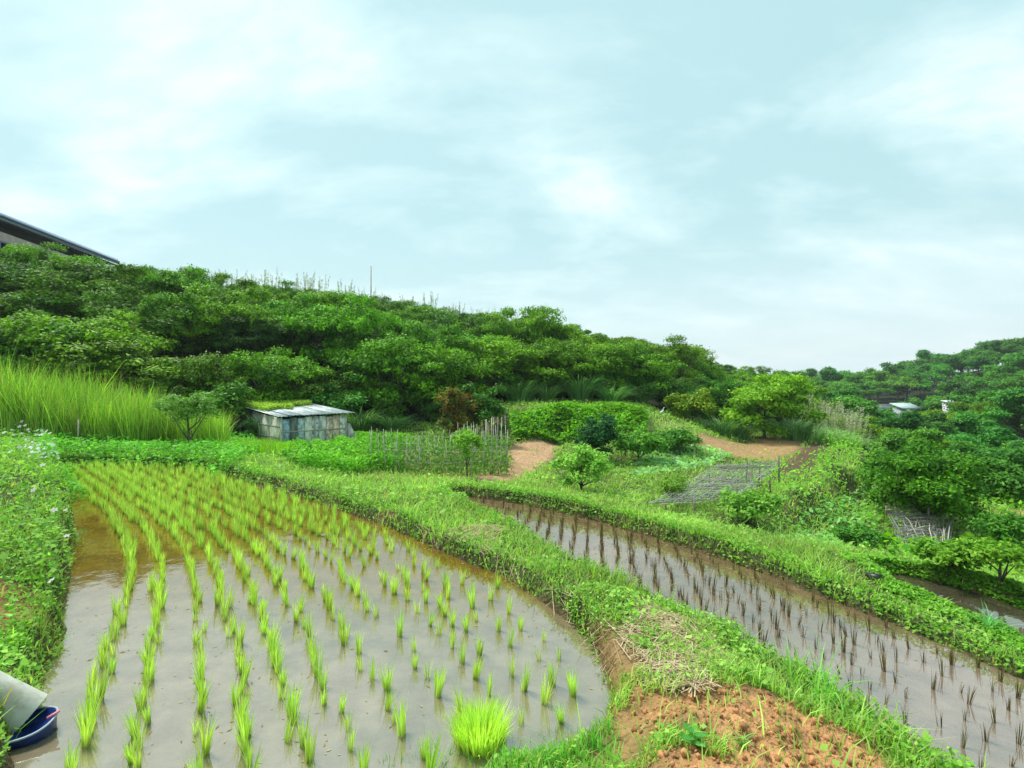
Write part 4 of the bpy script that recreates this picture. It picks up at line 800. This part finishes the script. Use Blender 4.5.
m = MB(); m.add(*slab([(.145,.015,.068),(.18,.055,.074),(.19,.045,.074),(.155,.003,.068)], .008)); m.build('pink_tie', plain('pink_cord', (.75,.22,.28), .5, .1, 8), tub)
tub.rotation_euler = (R(6), R(-8), 0); tag(tub, 'shallow blue plastic tub with a pink tie under the mouth of the grey pipe', 'tub')

# ------------------------------------------------------------------ far wall, roofs, pole
a = np.array(d(815, 88, 0)[:2]); b = np.array(d(935, 90, 0)[:2]); m = MB(); cen = (a+b)/2; L_ = np.linalg.norm(b-a); an = math.atan2(*(b-a)[::-1])
m.add(*box((0, 0, 0), (L_, .4, 2.4), 0)); m.add(*box((0, 0, 1.26), (L_+.1, .55, .1), 0)); wl = m.build('retaining_wall', plain('concrete', (.40,.40,.44), .85, .2, .6, .1)); wl.location = (*cen, -3.65); wl.rotation_euler = (0, 0, an); tag(wl, 'long grey retaining wall at the far end of the valley', 'wall')
def hut(px, py, D, w_, h_, col, roofc, lab):
    X, Y, Z = pq(px, py, D); t = empty('small_hut', (X, Y, Z-h_)); m = MB(); m.add(*box((0, 0, h_/2-1), (w_, w_*.8, h_+2))); m.build('wall', plain('hut_wall', col, .6, .1, 2), t)
    m = MB(); m.add(*slab([(-w_*.6, -w_*.5, h_), (w_*.6, -w_*.5, h_), (w_*.6, w_*.5, h_+w_*.25), (-w_*.6, w_*.5, h_+w_*.25)], .1)); m.build('roof', plain('hut_roof', roofc, .5, .1, 2), t); return tag(t, lab, 'hut')
hut(817, 387, 92, .8, .5, (.35,.45,.52), (.38,.48,.55), 'pale blue hut peeking between far trees left of the grey wall')
hut(906, 408, 60, 2.0, .6, (.3,.36,.36), (.40,.52,.50), 'low hut with a white and teal roof below the right end of the grey wall')
hut(950, 403, 55, 1.0, .9, (.5,.52,.52), (.5,.52,.52), 'small white hut among the trees right of the grey wall')
X, Y, z = onG(371, 38); m = MB(); m.add(*tube([(0, 0, -.3), (0, 0, 5.2)], [.06, .04], 6)); o = m.build('hill_pole', M_pole); o.location = (X, Y, z); tag(o, 'thin pale pole rising from the trees on the wooded hill', 'pole')
# thin stake left in the reeds
X, Y, z = onG(78, 12.6); m = MB(); m.add(*tube([(0, 0, -.1), (.01, 0, .8)], .014, 5)); o = m.build('stake', M_pole); o.location = (X, Y, z); tag(o, 'thin upright stake on the bund before the reeds', 'stake')
# white bird
X, Y, z = onG(662, 23.2); eg = empty('egret', (X, Y, z+.12)); m = MB()
m.add(*tube([(-.16,0,.16),(-.08,0,.22),(.02,0,.28),(.08,0,.34),(.07,0,.42),(.10,0,.50),(.14,0,.52)], [.015,.05,.065,.04,.022,.02,.022], 8)); m.build('body', M_white, eg, True)
m = MB(); m.add(*tube([(.15,0,.52),(.22,0,.51)], [.011,.003], 5)); m.build('beak', plain('yellow_beak', (.5,.35,.05), .5, .1, 8), eg)
for s_ in (-1, 1): m = MB(); m.add(*tube([(0,s_*.02,.25),(.01,s_*.02,.1),(0,s_*.02,-.1)], .006, 5)); m.build('leg', plain('dark_leg', (.05,.05,.04), .6, .1, 8), eg)
eg.scale = (.75, .75, .75); tag(eg, 'small white egret-like bird standing at the foot of the woods', 'bird')
# pipe mouth in the bund of the narrow paddy
q = G(881, 582); m = MB(); q0 = np.array(q)+np.array((0, 0, .03)); m.add(*tube([q0+np.array((.0,.0,0)), q0+np.array((-.02,.25,-.06))], .042, 14)); o = m.build('outlet_pipe', plain('black_plastic', (.012,.012,.013), .4, .1, 8), None, True); tag(o, 'short black pipe mouth in the bund at the head of the narrow paddy', 'pipe')

# ------------------------------------------------------------------ straw, clods, flowers, foreground plants
def straw(zn, num, lab, Ls=.16, lift=.03, dirn=None):
    lo = zn.min(0); hi = zn.max(0); x = rng.uniform(lo[0], hi[0], num); y = rng.uniform(lo[1], hi[1], num); k = (sdist(x, y, zn)+fbm(x, y, .3, 6)*.4 < 0) & dry(x, y, -.05); x, y = x[k], y[k]; n = len(x)
    a = (rng.normal(dirn, .5, n) if dirn is not None else rng.uniform(0, PI, n)); l = Ls*rng.uniform(.4, 1.3, n); e = np.c_[np.cos(a), np.sin(a)]*l[:, None]/2
    A = np.c_[x-e[:, 0], y-e[:, 1], height(x-e[:, 0], y-e[:, 1])+lift*rng.uniform(.2, 1.4, n)]; B = np.c_[x+e[:, 0], y+e[:, 1], height(x+e[:, 0], y+e[:, 1])+lift*rng.uniform(.2, 1.4, n)]
    w_ = np.c_[-np.sin(a), np.cos(a), np.zeros(n)]*.0028; V = np.stack([A-w_, A+w_, B+w_, B-w_], 1).reshape(-1, 3); m = MB(); m.add(V, np.arange(4*n).reshape(-1, 4), rep(tints(n, (.34,.24,.13), (.62,.52,.36)), 4)); tag(m.build('dry_straw', M_dry), lab, 'straw', kind='stuff')
straw(Z_strawA, 1100, 'dry straw lying on the central bund, upper patch', .16, .03, .9); straw(Z_strawB, 1300, 'dry straw scattered over the middle of the central bund', .12, .03)
straw(Z_field, 5000, 'dry cut stalks over the brown field', .35, .05); straw(Z_bare, 1500, 'dry stalks on the bare soil beside the pole trellis', .22, .03)
straw(Z_strawC, 520, 'loose pale dry straw at the edge of the bare earth', .15, .02)
Z_edge = zone([(420,528),(470,540),(520,565),(560,590),(600,625),(640,655),(630,665),(590,640),(550,605),(500,575),(440,545)]); straw(Z_edge, 2200, 'dry stalks along the paddy edge of the central bund', .2, .03, -.8)
# clods
ico = bpy.data.meshes.new('tmp'); import bmesh
bm = bmesh.new(); bmesh.ops.create_cube(bm, size=1.3); bmesh.ops.subdivide_edges(bm, edges=bm.edges[:], cuts=2, use_grid_fill=True)
for v in bm.verts: v.co = v.co.normalized()*.6+v.co*.25
CV = np.array([v.co for v in bm.verts]); CQ = np.array([[v.index for v in f.verts] for f in bm.faces]); bm.free(); bpy.data.meshes.remove(ico)
m = MB(); lo = Z_soil_fg.min(0); hi = Z_soil_fg.max(0); cnt = 0
for _ in range(4500):
    x = rng.uniform(lo[0], hi[0]); y = rng.uniform(lo[1], hi[1]); P0 = np.array([x]); 
    PLC = (x, y); cnt += 1
    m_ = rng.uniform()**5; s_ = .002+.02*m_
    if cnt == 1: XS = []; 
    XS.append((x, y, s_))
XS = np.array(XS); k = (sdist(XS[:, 0], XS[:, 1], Z_soil_fg)+fbm(XS[:, 0], XS[:, 1], .3, 66)*.3) < .05; XS = XS[k]; ZS = height(XS[:, 0], XS[:, 1])+soil_disp(XS[:, 0], XS[:, 1])
for (x, y, s_), z in zip(XS, ZS):
    V = CV*(1+rng.normal(0, .22, CV.shape))*s_*rng.uniform(.7, 1.3, 3); a = rng.uniform(0, 6.28); V = np.c_[V[:, 0]*math.cos(a)-V[:, 1]*math.sin(a), V[:, 0]*math.sin(a)+V[:, 1]*math.cos(a), V[:, 2]]
    m.add(V+np.array((x, y, z+s_*.0)), CQ, col=np.array((1, .97, .93))*rng.uniform(.6, 1.3))
tag(m.build('soil_clods', plain('clod_soil', (.50,.25,.11), .95, .25, 30, .5), None, False), 'crumbly reddish brown soil clods on the near end of the central bund', 'soil', kind='stuff')
# white flowers
def flowers(num, zn, hh, size, lab, col=(.72,.70,.74)):
    lo = zn.min(0); hi = zn.max(0); x = rng.uniform(lo[0], hi[0], num); y = rng.uniform(lo[1], hi[1], num); k = sdist(x, y, zn) < .1; x, y = x[k], y[k]; z = height(x, y)+hh*rng.uniform(.7, 1.3, len(x)); m = MB()
    for X, Y, Z in zip(x, y, z):
        nrm = unit(np.array((rng.normal(0, .4), -.5+rng.normal(0, .3), .8))); t = unit(np.cross(nrm, (0, 0, 1.))); b = np.cross(nrm, t); r = size*np.hypot(X, Y)**.35*rng.uniform(.7, 1.2); c = np.array((X, Y, Z))
        for k in range(5):
            a = k*2*PI/5; e = math.cos(a)*t+math.sin(a)*b; f = -math.sin(a)*t+math.cos(a)*b; m.add([c, c+e*r*.6+f*r*.3, c+e*r, c+e*r*.6-f*r*.3], [(0, 1, 2, 3)], col=col)
        m.add([c-t*r*.2+nrm*.003, c-b*r*.2+nrm*.003, c+t*r*.2+nrm*.003, c+b*r*.2+nrm*.003], [(0, 1, 2, 3)], col=(.7, .5, .05))
    return tag(m.build('white_wildflowers', M_dry), lab, 'flowers', kind='stuff')
flowers(420, Z_bank, .42, .014, 'small white wildflowers dotted over the left bank')
Z_fl = np.array([g(*p, .35)[:2] for p in [(32,470),(50,480),(50,492),(36,492)]])
flowers(420, Z_fl, .25, .009, 'dense patch of pale wildflowers at the far corner of the left bank', (.70,.70,.82))
# arching grass clumps in the foreground
for nm, px, py, nb, h_, rch, ca, cb_, lab in (('arching_grass', 822, 706, 34, .42, .22, (.13,.42,.04), (.26,.58,.10), 'tall arching grass clump at the edge of the lower paddy'), ('arching_grass', 795, 690, 18, .30, .18, (.13,.42,.04), (.26,.58,.10), 'smaller grass clump left of the tall arching one'),
     ('arching_grass', 990, 632, 46, .26, .22, (.12,.40,.10), (.24,.54,.20), 'spiky pale grass clump on the bund of the narrow paddy'), ('arching_grass', 448, 775, 24, .20, .16, (.12,.40,.05), (.26,.58,.12), 'grass clump at the bottom edge below the big rice clump'), ('arching_grass', 545, 765, 16, .18, .12, (.12,.40,.05), (.26,.58,.12), 'thin grass clump at the bottom edge right of the big rice clump'), ('arching_grass', 742, 745, 20, .10, .08, (.12,.40,.05), (.26,.58,.12), 'short grass clump on the bare earth')):
    q = G(px, py); a = rng.uniform(0, 6.28, nb); P = np.c_[np.cos(a)*.05*rng.uniform(0, 1, nb)*h_*4, np.sin(a)*.05*rng.uniform(0, 1, nb)*h_*4, np.full(nb, -.02)]
    V, Qd = blades(P, h_*rng.uniform(.5, 1.15, nb), rch*rng.uniform(.2, 1.3, nb), .010*rng.uniform(.6, 1.2, nb), 5, droop=rng.uniform(.05, .6, nb)); o = link(mesh(nm, V, Qd, rep(tints(nb, ca, cb_), 12), M_rice), nm); o.location = q; tag(o, lab, 'grass clump')
# broad-leaved seedling on the bare earth
q = G(694, 752); sdl = empty('broadleaf_seedling', q); m = MB(); m.add(*tube([(0,0,-.02),(0,0,.05)], .003, 5), col=(.2,.35,.08)); m.build('stem', M_cover, sdl)
m = MB()
for k in range(7):
    a = k*2.4+.3; l = rng.uniform(.04, .065); e = np.array((math.cos(a), math.sin(a), .25)); f = np.array((-math.sin(a), math.cos(a), 0)); b = np.array((0, 0, .03+.008*k)); V = [b, b+e*l*.3+f*l*.3, b+e*l*.75+f*l*.32, b+e*l*1.15, b+e*l*.75-f*l*.32, b+e*l*.3-f*l*.3, b+e*l*.55-np.array((0, 0, .006))]
    m.add(V, [(0,1,2,6),(6,2,3,4),(0,6,4,5)], col=np.array((.10,.36,.07))*rng.uniform(.8, 1.3))
m.build('leaf_cluster', M_cover, sdl); tag(sdl, 'young broad-leaved seedling growing on the reddish bare earth', 'seedling')
print('objects', len(S.objects))

# ------------------------------------------------------------------ air
hm, N, L = newmat('haze'); vp = N('ShaderNodeVolumePrincipled'); vp.inputs['Density'].default_value = .00045; vp.inputs['Color'].default_value = (.82, .92, .97, 1); vp.inputs['Anisotropy'].default_value = .2
ho = N('ShaderNodeOutputMaterial'); L(vp.outputs[0], ho.inputs['Volume'])
m = MB(); m.add(*box((0, 440, 10), (2400, 1000, 56))); o = m.build('haze', hm); tag(o, 'thin humid haze over the valley', 'haze', kind='stuff'); print('ground z', GZf.min(), GZf.max())
